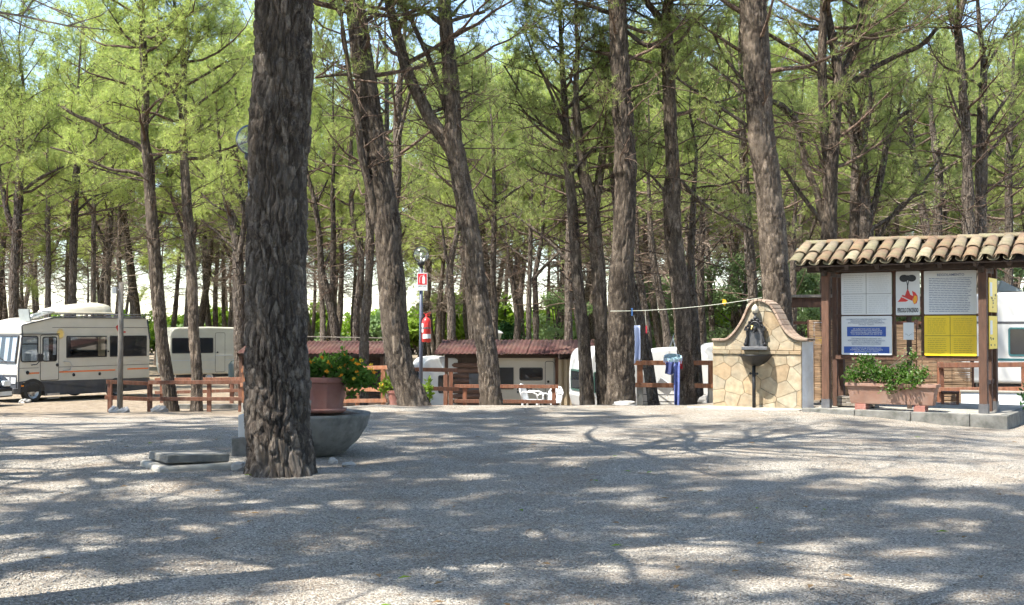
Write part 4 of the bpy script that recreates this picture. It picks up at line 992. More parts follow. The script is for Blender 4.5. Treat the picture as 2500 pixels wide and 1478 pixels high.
# ------------------------------------------------------------------ caravans
def caravan(label, loc, rz, L, W, H, base=.35, mat='cream', wins=((.4,1.1,.9,1.5),), door=None, end_win=None, stripes=(), vents=False, frame='black', wheels=True, rnd=.35, name='caravan'):
    """long side toward local -Y from x 0..L; the ends at x=0 and x=L are rounded at the top"""
    C_ = thing(name, label, 'caravan', loc, rz)
    r = rnd
    poly = [(.10, base), (.0, base + .35), (.0, base + (H - base) * .55)]
    for i in range(6): a = math.pi - i * math.pi / 10; poly.append((r + .04 + r * math.cos(a), H - r + r * math.sin(a)))
    poly += [(L * .5, H + .03)]
    for i in range(6): a = math.pi / 2 - i * math.pi / 10; poly.append((L - r - .04 + r * math.cos(a), H - r + r * math.sin(a)))
    poly += [(L, base + (H - base) * .55), (L, base + .35), (L - .10, base)]
    m = MB(); m.prism(poly, 0, W); m.build('body', M[mat], C_, bevel=.07, seg=3)
    m = MB(); m.box(.5, L - .4, .25, W - .25, base - .14, base + .02); m.tube([(-.9, W/2, base - .06), (.6, W/2, base - .06)], .04, 6); m.build('chassis', M['black'], C_)
    for x0, x1, z0, z1 in wins: window(C_, x0, x1, z0, z1, -.002, .06, .035, 'pane', frame)
    if door:
        x0, x1, z0, z1 = door; d_ = link('door', None, C_)
        m = MB(); p = rrect(x0, x1, z0, z1, .07); q = rrect(x0 + .018, x1 - .018, z0 + .018, z1 - .018, .055); n = len(p)
        m.add([(a, -.008, b) for a, b in p] + [(a, -.008, b) for a, b in q], [(i, (i+1) % n, n + (i+1) % n, n + i) for i in range(n)]); m.build('seal', M['skirt'], d_)
        m = MB(); m.prism(q, -.012, .0); m.build('leaf_panel', M[mat], d_)
        m = MB(); m.lathe([(.002,.03),(.035,.03),(.04,0)], 12); m.build('handle', M['black'], d_, (x0 + .1, -.013, (z0 + z1) / 2), (math.pi / 2, 0, 0))
    if end_win:
        for (y0, y1, z0, z1) in end_win:
            m = MB(); m.prism(rrect(y0, y1, z0, z1, .06), -.022, .01, 'x'); wf = m.build('end_window', M[frame], C_)
            m = MB(); m.prism(rrect(y0 + .05, y1 - .05, z0 + .05, z1 - .05, .04), -.026, -.02, 'x'); m.build('pane', M['pane'], wf)
    for z, h, mt in stripes:
        m = MB(); m.box(.03, L - .03, -.007, .0, z - h / 2, z + h / 2); m.build('stripe', M[mt], C_)
    if vents:
        for i in range(4):
            m = MB(); m.box(-.012, .0, W * .2 + i * .22, W * .2 + i * .22 + .05, H - .42, H - .22); m.build('vent_slot', M['ink_faint'], C_)
    if wheels:
        for y, f_ in ((.12, -1), (W - .12, 1)): wheel(C_, L * .52, y, .28, .28, .17, f_)
        for x in (.35, L - .35): m = MB(); m.tube([(x, .25, 0), (x, .25, base)], .025, 6); m.build('jack_leg', M['steel'], C_)
    return C_
p = P(412, 936, 50); gz = ground(p.x, p.y)
CV1 = caravan('long cream caravan with a closed door behind the two fenced pines', (p.x, p.y, gz), R_(32), 3.35, 2.0, 2.42, .42, 'cream',
  wins=((.12,.92,1.32,1.98),(1.15,1.9,1.32,1.98)), door=(1.98,2.42,.5,2.2), end_win=[(.35,1.5,1.35,2.0)], stripes=((1.02,.02,'ink_faint'),(.62,.012,'ink_faint')))
m = MB(); m.box(2.0, 2.75, -.03, -.008, 1.20, 1.24); m.build('rubbing_strip', M['white'], CV1)
m = MB(); m.lathe([(.05,0),(.28,0),(.3,.3),(.3,.9),(.2,1.05),(.05,1.08)], 16); o = m.build('water_tank', M['tank'], None, GP(577, 47), sm=True); tag(o, 'dark round water tank beside the end of the cream caravan', 'tank')
p = GP(1022, 36)
caravan('white caravan end with dark window between the two huts', (p.x + .05, p.y, -1.1), R_(14), 1.5, 1.9, 1.78, .3, 'white', wins=((.55,1.2,.7,1.25),), end_win=[(.3,1.6,.8,1.35)], vents=True)
p = GP(1440, 33)
caravan('white caravan with green window frame behind the slim pine and thick trunk', (p.x - .02, p.y, -.95), R_(14), 1.55, 2.0, 1.98, .25, 'white', wins=((.12,.62,.72,1.32),), vents=False, frame='green_frame', stripes=((.62,.018,'ink_faint'),), end_win=[(.3,1.7,.75,1.35)])
p = GP(1560, 34)
CW = caravan('cream white caravan with rounded front behind the clothes dryer', (p.x, p.y, -.93), R_(-6), 2.1, 2.0, 1.92, .28, 'white', wins=((.9,1.1,.75,1.2),), stripes=((.62,.018,'skirt'),(.42,.018,'skirt')), frame='skirt', rnd=.5)
m = MB(); m.beam((.52,-.20,.98),(.9,-.20,.72),.40,.02,up=(0,1,.9)); m.build('raised_pane', M['curtain'], CW)
p = GP(1712, 38)
caravan('narrow white caravan side with a small framed hatch left of the fountain', (p.x, p.y, -.86), R_(-4), 1.6, 2.0, 1.95, .25, 'white', wins=((.10,.26,.85,1.28),), stripes=((.5,.018,'skirt'),), frame='cream')
p = GP(2345, 27)
CW2 = caravan('white caravan with broad dark window band at the right edge', (p.x, p.y, ground(p.x, p.y)), R_(-18), 3.9, 2.1, 2.42, .38, 'white', wins=((1.0,2.9,1.0,1.64),), stripes=((.92,.05,'teal'),(1.75,.05,'skirt')), frame='teal', rnd=.45)

# ------------------------------------------------------------------ huts with corrugated roofs
def corrugated(parent, a, b, c, n_sheet, name='roof_sheet', amp=.02, pitch=.13, mat='roof_red', over=.03):
    """sheets from eave edge a->b, rising along c (vector); ribs run along c"""
    a = Vector(a); b = Vector(b); c = Vector(c); e = b - a; up = e.cross(c).normalized()
    if up.z < 0: up = -up
    r = random.Random(int(abs(a.x) * 100) + 3)
    for s_ in range(n_sheet):
        t0, t1 = s_ / n_sheet, (s_ + 1) / n_sheet + over / e.length
        n = max(6, int(e.length * (t1 - t0) / pitch * 4)); m = MB(); vs = []; lift = (s_ % 2) * .006
        j = r.uniform(-.04, .04)
        for i in range(n + 1):
            t = t0 + (t1 - t0) * i / n; ph = e.length * t / pitch * 2 * math.pi
            q = a + e * t + up * (amp * math.sin(ph) + lift)
            vs += [q - c.normalized() * (.05 + j), q + c * .5 + up * r.uniform(-.004, .004), q + c]
        m.add(vs, [(3*i+k, 3*i+3+k, 3*i+4+k, 3*i+1+k) for i in range(n) for k in (0, 1)])
        o = m.build(name, M[mat], parent, sm=True)
        sd = o.modifiers.new('t', 'SOLIDIFY'); sd.thickness = .006
def boards(parent, x0, x1, y, z0, z1, n, t=.03, mat='log', seed=1, name='board', round_=True):
    r = random.Random(seed); h = (z1 - z0) / n
    for i in range(n):
        m = MB(); z = z0 + i * h
        m.prism([(y, z + .006), (y - t * .6, z + .012), (y - t, z + h * .35), (y - t, z + h * .65), (y - t * .6, z + h - .012), (y, z + h - .006)], x0 + r.uniform(-.01, .01), x1 + r.uniform(-.01, .01), 'x')
        m.build(name, M[mat], parent)
# left hut
p = P(735, 862, 37.5)
H1 = thing('wooden_hut', 'dark wooden hut with red corrugated roof behind the flower pot', 'hut', (p.x, p.y, -1.1), R_(-3))
e1 = p.z + 1.1; L1 = PX(935, 37.5) - p.x + .05
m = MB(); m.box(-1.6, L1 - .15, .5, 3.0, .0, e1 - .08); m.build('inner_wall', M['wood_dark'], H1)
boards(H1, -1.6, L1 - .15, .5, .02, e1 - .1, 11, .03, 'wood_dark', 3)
corrugated(H1, (-2.05, .0, e1 + .0), (L1, .0, e1 + .0), (0, 1.6, .36), 5); corrugated(H1, (-2.05, 3.3, e1 + .0), (L1, 3.3, e1 + .0), (0, -1.68, .34), 5)
for y0, y1, z0, z1 in ((0, 1.62, e1, e1 + .36),):
    for xx in (-2.03, L1 + .0): m = MB(); m.beam((xx, -.02, e1 - .05), (xx, 1.62, e1 + .31), .035, .10); m.build('barge_board', M['wood_dark'], H1)
m = MB(); m.box(-2.02, L1 - .03, .04, .07, e1 - .12, e1 - .03); m.build('fascia', M['wood_dark'], H1)
for xx in (-1.95, -.9, .2, 1.4, L1 - .08):
    m = MB(); m.box(xx - .05, xx + .05, .07, .17, 0, e1 - .03); m.build('post', M['wood_brown'], H1)
m = MB(); m.beam((-2.2,1.2,e1+.55),(L1+.3,1.3,e1+.45),.05,.03); m.build('loose_lath', M['wood_grey'], H1)
# central hut
p = P(1070, 862, 36.0)
H2 = thing('wooden_hut', 'central hut with log-clad wall and red corrugated roof over a caravan', 'hut', (p.x, p.y, -1.05), R_(-2))
e2 = p.z + 1.05; xr = PX(1452, 36.0) - p.x
def hx(u): return PX(u, 36.3) - p.x
corrugated(H2, (-.12, -.25, e2 - .02), (xr, -.25, e2 - .02), (.12, 1.75, .40), 7, amp=.016)
corrugated(H2, (.0, 3.2, e2), (xr + .2, 3.2, e2), (0, -1.7, .38), 6, amp=.016)
m = MB(); m.beam((hx(1085), .25, e2 - .10), (xr - .05, .25, e2 - .10), .06, .12); m.build('beam', M['wood_dark'], H2)
m = MB(); m.beam((xr - 1.1, -.28, e2 - .10), (xr + .1, 1.4, e2 + .26), .06, .14); m.build('barge_board', M['wood_dark'], H2)
m = MB(); m.beam((xr + .02, -.2, e2 - .04), (xr + .02, 1.5, e2 + .34), .04, .12); m.build('barge_board', M['wood_brown'], H2)
boards(H2, hx(1092), hx(1176), .3, .0, e2 - .30, 10, .05, 'log', 5)
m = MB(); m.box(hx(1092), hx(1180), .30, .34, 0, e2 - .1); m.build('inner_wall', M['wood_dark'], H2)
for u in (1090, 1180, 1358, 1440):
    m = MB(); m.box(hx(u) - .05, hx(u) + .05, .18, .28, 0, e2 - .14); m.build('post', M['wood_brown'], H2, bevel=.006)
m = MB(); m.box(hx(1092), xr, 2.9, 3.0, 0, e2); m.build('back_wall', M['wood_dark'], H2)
m = MB(); m.box(hx(1145), hx(1170), .235, .245, .75, 1.25); m.build('notice_sheet', M['skirt'], H2)
m = MB(); m.box(hx(1077), hx(1084), .17, .18, 1.42, 1.6); m.build('number_sign', M['sign_white'], H2)
for i in range(5):
    x0 = hx(1362) + i * (hx(1432) - hx(1362)) / 5; x1 = hx(1362) + (i + 1) * (hx(1432) - hx(1362)) / 5
    m = MB(); m.prism([(x0, .18), ((x0 + x1) / 2, .12), (x1, .18), (x1, .21), ((x0 + x1) / 2, .15), (x0, .21)], .0, e2 - .2, 'z'); m.build('folding_panel', M['beige'], H2)
CV3 = caravan('grey-white caravan standing in the shade under the central hut roof', (p.x + hx(1184), p.y + .62, -1.05), R_(-2), hx(1356) - hx(1184), 2.0, e2 + .1, .3, 'van_white', wins=((hx(1268) - hx(1184), hx(1326) - hx(1184), 1.02, 1.42),), door=(hx(1331) - hx(1184), hx(1354) - hx(1184), .35, 1.62), rnd=.1, wheels=False)
m = MB(); m.box(hx(1213) - hx(1184), hx(1254) - hx(1184), -.03, -.004, .75, 1.42); m.build('hatch_shade', M['black'], CV3)  # black panel on the wall, painted shade of a dark opening
dashes(hx(1262) - hx(1184), hx(1303) - hx(1184), .62, .80, 2, .07, -.004, 5, (.05, .12), .02).build('faded_lettering', M['skirt'], CV3)
# white plastic chairs
def plastic_chair(label, loc, rz):
    c = thing('plastic_chair', label, 'chair', loc, rz, 'white plastic garden chairs')
    m = MB(); m.prism(rrect(-.24, .24, -.22, .22, .06), .40, .43, 'z'); m.build('seat', M['white_plastic'], c, bevel=.008)
    for sx in (-1, 1):
        for sy in (-1, 1):
            m = MB(); m.beam((sx * .21, sy * .2, .41), (sx * .27, sy * .26, 0), .05, .04); m.build('leg', M['white_plastic'], c)
        m = MB(); m.tube([(sx*.25,-.22,.42),(sx*.28,-.22,.60),(sx*.28,-.1,.65),(sx*.27,.18,.66),(sx*.24,.24,.62)], .02, 6); m.build('armrest', M['white_plastic'], c, sm=True)
    bk = link('backrest', None, c)
    for i in range(7):
        x = -.2 + i * .4 / 6; m = MB(); m.beam((x, .21, .43), (x * 1.05, .32, .84 - abs(x) * .3), .035, .012, up=(0,1,0)); m.build('slat', M['white_plastic'], bk)
    m = MB(); m.tube([(-.24,.21,.43),(-.25,.29,.70),(-.15,.33,.83),(0,.34,.86),(.15,.33,.83),(.25,.29,.70),(.24,.21,.43)], .022, 6); m.build('rim', M['white_plastic'], bk, sm=True)
    return c
p = P(1300, 992, 33.5); plastic_chair('white plastic chair turned sideways at the fence before the central hut', (p.x, p.y, -.86), R_(70))
p = P(1342, 995, 33.5); plastic_chair('white plastic chair nearest the beige folding panel', (p.x, p.y, -.93), R_(-40))
# hut roof behind the notice board, with reed walls
p = P(1925, 745, 27.5)
H3 = thing('reed_hut', 'low wooden shelter with reed walls behind the notice board', 'shelter', (p.x, p.y, ground(p.x, p.y)), R_(-20))
hz = p.z - H3.location.z
m = MB(); m.box(-.1, 3.2, -.1, -.04, hz - .06, hz + .16); m.build('fascia', M['wood_brown'], H3, bevel=.005)
m = MB(); m.box(-.12, 3.2, -.15, 2.2, hz + .17, hz + .23); m.build('roof', M['wood_grey'], H3)
for x in (0.0, 1.05, 2.1, 3.1): m = MB(); m.box(x - .045, x + .045, -.03, .06, 0, hz - .06); m.build('post', M['wood_brown'], H3, bevel=.005)
m = MB(); m.box(-.05, 3.15, -.02, .04, hz - .45, hz - .38); m.build('cross_rail', M['wood_red'], H3)
def reeds(parent, x0, x1, y, z0, z1, seed, gap=.024):
    r = random.Random(seed); m = MB(); z = z0
    while z < z1:
        m.tube([(x0, y, z), ((x0 + x1) / 2, y - r.uniform(0, .012), z + r.uniform(-.006, .006)), (x1, y, z + r.uniform(-.008, .008))], r.uniform(.008, .012), 5); z += gap * r.uniform(.75, 1.25)
    o = m.build('reed_panel', M['reed'], parent); o['kind'] = 'stuff'
    for x in np.linspace(x0 + .1, x1 - .1, 4):
        m = MB(); m.tube([(x, y - .016, z0), (x, y - .016, z1)], .004, 4); m.build('binding_wire', M['wood_dark'], parent)
for i in range(3): reeds(H3, .05 + i * 1.05, 1.0 + i * 1.05, .08, .0, hz - (.42 if i else .9), i)
RS = thing('reed_screen', 'brown reed screen fence standing behind the notice board posts', 'screen', GP(1975, 26), R_(-14))
for i in range(3):
    reeds(RS, i * 1.12, i * 1.12 + 1.1, 0, .05, 1.78 - .1 * i, 20 + i)
for i in range(4): m = MB(); m.box(i * 1.12 - .04, i * 1.12 + .03, .02, .09, 0, 1.8); m.build('post', M['wood_brown'], RS)
# grey tarp roof wedge over the right caravan
p = P(2436, 712, 30); T1 = thing('tarp_roof', 'small grey sloping tarp roof above the white caravan at right', 'tarp', (p.x, p.y, p.z), R_(-10))
m = MB(); m.add([(0,0,0),(.62,0,.0),(.1,0,.28),(0,1.2,.0),(.62,1.2,.0),(.1,1.2,.28)], [(0,1,2),(5,4,3),(0,2,5,3),(1,4,5,2),(0,3,4,1)]); m.build('sheet', M['tarp'], T1)
for x in (.05, .55): m = MB(); m.tube([(x,.1,.02),(x,.1,-2.6)], .03, 6); m.build('pole', M['steel'], T1)

# ------------------------------------------------------------------ fences
fence('low brown rail fence corner around the wooden pole before the motorhome', [(269,934,31.0),(366,936,31.4)], [((262,932,31.0),(368,937,31.4)),((258,970,31.0),(370,975,31.4))])
fence('brown rail fence in front of the two left pines', [(511,934,31.3),(588,934,31.3)], [((364,934,31.3),(593,933,31.3)),((364,974,31.3),(593,974,31.3))])
fence('further brown rail fence behind the two left pines', [(396,930,36.0),(566,930,36)], [((380,927,36),(592,925,36)),((380,959,36),(592,953,36))])
fence('tall orange gate post fence beside the massive trunk', [(597,894,30.0)], [((590,905,30),(735,905,30)),((588,940,30),(735,942,30))], mat='wood_red_lit', foot=.25)
fence('brown rail fence in front of the left red-roofed hut', [(873,898,31.2),(936,898,30.4),(760,898,32)], [((745,901,32.2),(963,897,30.2)),((745,948,32.2),(945,952,30.3)),((745,980,32.2),(945,978,30.3))], mat='wood_red_lit')
fence('brown rail fence with doubled post between lamp and forked pine', [(1101,901,31),(1088,915,32)], [((1012,902,29.6),(1115,904,31.0)),((1012,948,29.6),(1120,950,31.0))])
fence('low brown rail fence in front of the central hut', [(1135,945,33),(1352,942,33.0)], [((1110,943,33),(1363,944,33)),((1110,979,33),(1358,981,33))])
fence('reddish rail fence between thick trunk and stone fountain', [(1562,884,26.4),(1736,886,26.2)], [((1546,886,26.4),(1741,886,26.2)),((1546,940,26.4),(1741,942,26.2))], mat='wood_red_lit', foot=.42, pw=.12)
fence('brown rail fence behind the right end of the notice board', [(2296,884,25),(2410,886,24.5),(2502,886,24.0)], [((2286,892,25),(2510,890,24)),((2286,952,25),(2510,950,24))])
# ------------------------------------------------------------------ stone drinking fountain
FA = R_(-30)
fL = Vector((PX(1740, 23.75), 23.75)); fRd = 22.83; fR = Vector((PX(1957, fRd), fRd))
FA = math.atan2(fR.y - fL.y, fR.x - fL.x); FW = (fR - fL).length
FO = thing('drinking_fountain', 'stone-clad drinking fountain wall with bell-shaped top and iron basin', 'fountain', (fL.x, fL.y, ground(fL.x, fL.y) - .01), FA)
FS = FW / 215.0                     # metres per picture pixel along the wall
def fx(zx): return (zx / 1182 * 240) * FS * (215 / 217)
def fz(zy): return (1003 - (720 + zy / 1478 * 300)) / 126.5
outl = [(0,560),(100,562),(170,558),(215,530),(260,488),(305,435),(350,370),(385,305),(420,230),(448,160),(480,108),(515,82),(560,73),(605,82),(650,98),(695,130),(728,180),(760,235),(795,310),(830,378),(865,435),(905,482),(950,520),(1000,545),(1060,553)]
outl = [(fx(a) * FW / fx(1060), fz(b)) for a, b in outl]
cut0, cut1 = fz(675), fz(722)
T = .42
m = MB(); m.prism([(0, -.1)] + outl + [(FW, -.1)], .0, T); m.build('core', M['mortar'], FO)
m = MB(); m.add([(FW + .002, .01, -.1), (FW + .10, T, -.1), (FW + .10, T, outl[-1][1] - .02), (FW + .002, .01, outl[-1][1] - .02), (FW - .05, T - .01, -.1), (FW - .05, T - .01, outl[-1][1] - .02)], [(0,1,2,3),(1,4,5,2),(3,2,5)]); m.build('white_side', M['plaster'], FO)
def clip(poly, a, b, c):                       # keep a*x+b*y<=c
    out = []
    for i in range(len(poly)):
        p, q = poly[i], poly[(i + 1) % len(poly)]; dp = a*p[0]+b*p[1]-c; dq = a*q[0]+b*q[1]-c
        if dp <= 0: out.append(p)
        if dp * dq < 0: t = dp / (dp - dq); out.append((p[0] + (q[0]-p[0])*t, p[1] + (q[1]-p[1])*t))
    return out
def crazy(poly, seeds, parent, seed, y=-.0, t=.012, name='stone'):
    r = random.Random(seed)
    for i, s_ in enumerate(seeds):
        c = list(poly)
        for k, q in enumerate(seeds):
            if k == i: continue
            a, b = q[0]-s_[0], q[1]-s_[1]; l = math.hypot(a, b); a /= l; b /= l
            c = clip(c, a, b, a*(s_[0]+q[0])/2 + b*(s_[1]+q[1])/2 - .003)
            if len(c) < 3: break
        if len(c) < 3: continue
        ar = abs(sum(c[j][0]*c[(j+1)%len(c)][1]-c[(j+1)%len(c)][0]*c[j][1] for j in range(len(c)))) / 2
        if ar < .002: continue
        m = MB(); m.prism(c, y - t - r.uniform(0, .012), y + .001); m.build(name, M['stone%d' % r.choice([0,0,1,1,2,3,3,4,5])], parent, bevel=.007)
def poisson(x0, x1, z0, z1, dmin, n, seed):
    r = random.Random(seed); out = []
    for _ in range(4000):
        q = (r.uniform(x0, x1), r.uniform(z0, z1))
        if all(math.hypot((q[0]-p[0]) * 1.0, q[1]-p[1]) > dmin for p in out): out.append(q)
        if len(out) >= n: break
    return out
crazy([(0.004,-.05),(0.004,cut1-.004),(FW-.004,cut1-.004),(FW-.004,-.05)], [(x_ * 1.25, z_) for x_, z_ in poisson(-.05, FW/1.25+.05, -.05, cut1, .235, 34, 8)], FO, 3)
up = [(0.004, cut0 + .004)] + [(min(max(a, .004), FW - .004), b - .035) for a, b in outl] + [(FW - .004, cut0 + .004)]
crazy(up, poisson(0, FW, cut0, fz(90), .265, 26, 12), FO, 5)
r = random.Random(2); x = 0
while x < FW - .01:
    x1 = min(FW, x + r.uniform(.22, .38)); x1 = FW if FW - x1 < .12 else x1
    m = MB(); m.box(x + .004, x1 - .004, -.045, 0, cut1 + .004, cut0 - .004); m.build('band_stone', M['stone%d' % r.choice([0,2,4])], FO, bevel=.006); x = x1
op = outl[1:]; step = 2
for i in range(0, len(outl) - 1):
    a, b = outl[i], outl[i + 1]
    if math.hypot(b[0]-a[0], b[1]-a[1]) < .02: continue
    m = MB(); d_ = Vector((b[0]-a[0], 0, b[1]-a[1])); g_ = d_.normalized() * .003; n_ = Vector((-d_.z, 0, d_.x)).normalized()
    A = Vector((a[0], 0, a[1])) + g_; B = Vector((b[0], 0, b[1])) - g_
    vs = []
    for y in (-.075, T + .04):
        for p_ in (A, B): vs += [(p_.x, y, p_.z) , (p_.x + n_.x*.045, y, p_.z + n_.z*.045)]
    m.add(vs, [(0,2,3,1),(4,5,7,6),(0,4,6,2),(1,3,7,5),(0,1,5,4),(2,6,7,3)]); m.build('coping_stone', M['coping'], FO, bevel=.008)
m = MB(); m.box(FW - .02, FW + .13, -.07, T + .03, outl[-1][1], outl[-1][1] + .045); m.build('coping_stone', M['coping'], FO, bevel=.008)
m = MB(); m.prism([(-.35,-.55),(FW*.75,-.62),(FW + .05,-.32),(FW + .05,0),(-.1,0)], -.06, .045, 'z'); m.build('plinth', M['concrete_pale'], FO, bevel=.015)
# iron wall piece with tap
cx = fx(537) * FW / fx(1060); ir = link('tap_shrine', None, FO, (cx, -.05, 0))
def q(zx): return (zx - 537) / 1182 * 240 * FS
m = MB(); m.box(q(385), q(690), -.12, .02, fz(668), fz(628)); m.build('base_shelf', M['iron_grey'], ir, bevel=.008)
m = MB(); m.prism([(q(435), fz(628)), (q(640), fz(628)), (q(625), fz(420)), (q(612), fz(340)), (q(580), fz(290)), (q(537), fz(270)), (q(495), fz(290)), (q(460), fz(340)), (q(448), fz(420))], -.03, .02); m.build('back_plate', M['iron_grey'], ir, bevel=.004)
for s_ in (-1, 1):
    def mx(v): return q(537 + s_ * (v - 537))
    m = MB(); m.tube([(mx(645), -.05, fz(628)), (mx(640), -.06, fz(560)), (mx(628), -.06, fz(500)), (mx(635), -.06, fz(440))], [.03, .035, .022, .026], 10)
    m.sphere((mx(650), -.055, fz(600)), .045, 10); m.sphere((mx(640), -.06, fz(560)), .034, 10); m.box(min(mx(610), mx(662)), max(mx(610), mx(662)), -.09, .01, fz(435), fz(405)); m.sphere((mx(645), -.06, fz(395)), .028, 8)
    m.build('scroll_column', M['iron'], ir, sm=False)
m = MB(); pts = [(q(537) + .135 * math.cos(a), -.05, fz(395) + .15 * math.sin(a)) for a in np.linspace(0, math.pi, 13)]; m.tube(pts, .028, 8); pts = [(q(537) + .10 * math.cos(a), -.07, fz(395) + .11 * math.sin(a)) for a in np.linspace(0, math.pi, 13)]; m.tube(pts, .02, 8)
for a in np.linspace(.2, math.pi - .2, 7): m.sphere((q(537) + .15 * math.cos(a), -.07, fz(395) + .165 * math.sin(a)), .024, 8)
m.build('arch', M['iron'], ir)
m = MB(); m.lathe([(.001,0),(.045,.0),(.03,.03),(.02,.06),(.045,.085),(.05,.10)], 14); m.build('finial_stem', M['iron_grey'], ir, (0, -.05, fz(282)), sm=True)
m = MB(); m.lathe([(.001,0),(.05,.01),(.07,.05),(.068,.09),(.05,.135),(.025,.165),(.001,.18)], 16); m.build('pine_cone_finial', M['finial'], ir, (0, -.05, fz(225)), sm=True)
m = MB(); m.sphere((0, -.09, fz(415)), .058, 14); m.tube([(0,-.09,fz(430)),(.01,-.16,fz(440)),(.012,-.17,fz(465))], .014, 8); m.build('lion_head', M['iron'], ir, sm=True)
m = MB(); m.sphere((-.03, -.14, fz(390)), .028, 10); m.tube([(-.03,-.12,fz(400)),(-.035,-.17,fz(400)),(-.035,-.175,fz(425))], .013, 8); m.tube([(-.06,-.15,fz(372)),(0,-.15,fz(372))], .009, 6); m.build('brass_tap', M['brass'], ir, sm=True)
# basin
bs = link('basin', None, FO, (cx, -.05, fz(735)))
Rb = .31
m = MB(); pr_ = [(.001,-.215),(.06,-.21),(.16,-.165),(.25,-.09),(Rb-.01,-.02),(Rb+.015,0),(Rb+.015,.02),(Rb-.02,.02),(Rb-.05,-.03),(.12,-.13),(.001,-.15)]
m.lathe(pr_, 28, (0,0,0), None, math.pi, 2 * math.pi, 1.3); m.build('bowl', M['iron'], bs, sm=True)
m = MB(); m.tube([(0,-.14,-.2),(0,-.14,-(fz(735)) + .02)], .034, 14); m.tube([(-.07,-.15,fz(955)-fz(735)),(.07,-.15,fz(955)-fz(735))], .016, 8); m.sphere((-.07,-.15,fz(955)-fz(735)), .024, 8); m.sphere((.07,-.15,fz(955)-fz(735)), .024, 8); m.build('drain_pipe', M['iron'], bs, sm=True)

# ------------------------------------------------------------------ notice board with tiled roof on its kerbed platform
BY = .48
BA = R_(-32); ca, sa = math.cos(R_(32)), math.sin(R_(32))
u_ = Vector((ca, -sa)); v_ = Vector((sa, ca))
A0 = Vector((PX(1955, 22.3), 22.3)); zt = .095
PF = link('platform', None, None, (A0.x, A0.y, 0), (0, 0, BA)); PF['kind'] = 'structure'
PL = 3.62; PD = 3.2
m = MB(); m.box(.14, PL - .14, .14, PD, -.35, zt - .012); m.build('paving', M['concrete_pale'], PF)
r = random.Random(9); x = 0.0
while x < PL - .01:
    x1 = min(PL, x + 1.0); x1 = PL if PL - x1 < .3 else x1
    m = MB(); m.box(x + .004, x1 - .004, r.uniform(-.006,.006), .15, -.45, zt + r.uniform(-.006,.004)); m.build('kerb_block', M['concrete'], PF, bevel=.014); x = x1
y = .155
while y < PD:
    m = MB(); m.box(PL - .15, PL + r.uniform(-.005,.005), y, min(PD, y + 1.0) - .006, -.45, zt + r.uniform(-.006,.004)); m.build('kerb_block', M['concrete'], PF, bevel=.014); y += 1.0
Rp = Vector((8.33, 21.0)); Lb = 2.81
NBo = Rp - u_ * Lb
NB = thing('notice_board', 'wooden notice board shelter with barrel-tiled roof on the right', 'notice board', (NBo.x, NBo.y, zt - .012), BA)
PZ = 2.56                           # post height
for x in (0, Lb):
    for y in (0, .92):
        m = MB(); m.box(x - .07, x + .07, y - .07, y + .07, 0.002, PZ + (.12 if y else 0)); po = m.build('post', M['wood_brown'], NB, bevel=.01)
        m = MB(); m.box(x - .078, x + .078, y - .078, y + .078, .001, .17); m.build('post_shoe', M['iron_grey'], po)
for x in (.0, Lb):
    m = MB(); m.box(x - .045, x + .045, BY + .046, BY + .12, .002, PZ + .1); m.build('mid_post', M['wood_brown'], NB, bevel=.008)
for x in (.62,):
    m = MB(); m.box(x - .05, x + .05, .86, .96, .002, 1.5); m.build('rear_strut', M['wood_brown'], NB, bevel=.008)
m = MB(); m.beam((-.35, 0, PZ + .06), (Lb + .75, 0, PZ + .06), .12, .12); m.build('eave_beam', M['wood_dark'], NB, bevel=.008)
m = MB(); m.beam((-.35, .92, PZ + .18), (Lb + .75, .92, PZ + .18), .12, .12); m.build('eave_beam', M['wood_dark'], NB, bevel=.008)
EV, RV = -.42, .46; EZ, RZ = PZ + .075, PZ + .50
for x in (-.42, -.05, .5, 1.05, 1.6, 2.15, 2.75, 3.3, 3.6):
    m = MB(); m.beam((x, EV + .05, EZ - .02), (x, RV, RZ - .04), .07, .08); m.build('rafter', M['wood_dark'], NB)
    m = MB(); m.beam((x, 1.28, EZ - .02), (x, RV, RZ - .04), .07, .08); m.build('rafter', M['wood_dark'], NB)
m = MB(); m.add([(-.45,EV+.02,EZ+.03),(Lb+.85,EV+.02,EZ+.03),(Lb+.85,RV,RZ+.012),(-.45,RV,RZ+.012),(-.45,1.28,EZ+.03),(Lb+.85,1.28,EZ+.03)], [(0,1,2,3),(3,2,5,4)]); o = m.build('roof_deck', M['wood_dark'], NB); sd = o.modifiers.new('t', 'SOLIDIFY'); sd.thickness = .025
for x, z, h_ in ((.0, PZ + .3, .2), (Lb, PZ + .3, .2)):
    m = MB(); m.beam((x, -.2, PZ - .02), (x, 1.1, PZ - .02), .08, .10); m.build('tie_beam', M['wood_dark'], NB)
def tile_mesh(r0, r1, L, conv, mat, seg=7, t=.014):
    m = MB(); vs = []
    for (yy, rr) in ((0, r0), (L, r1)):
        for tt in (0, t):
            for i in range(seg + 1):
                a = math.pi * i / seg; sg = 1 if conv else -1
                vs.append(((rr - (t - tt) * 0 - (0 if tt else t)) * math.cos(a), yy, sg * (rr - (0 if tt else t)) * math.sin(a) * .64))
    n = seg + 1; fs = []
    for i in range(seg):
        fs += [(n+i, n+i+1, 3*n+i+1, 3*n+i), (i+1, i, 2*n+i, 2*n+i+1), (i, i+1, n+i+1, n+i), (2*n+i+1, 2*n+i, 3*n+i, 3*n+i+1)]
    fs += [(0, n, 3*n, 2*n), (n-1, 3*n-1, 4*n-1, 2*n-1)]
    m.add(vs, fs); me = bpy.data.meshes.new('roof_tile'); me.from_pydata(m.v, [], m.f); me.materials.append(mat)
    me.polygons.foreach_set('use_smooth', [True] * len(me.polygons)); me.update(); return me
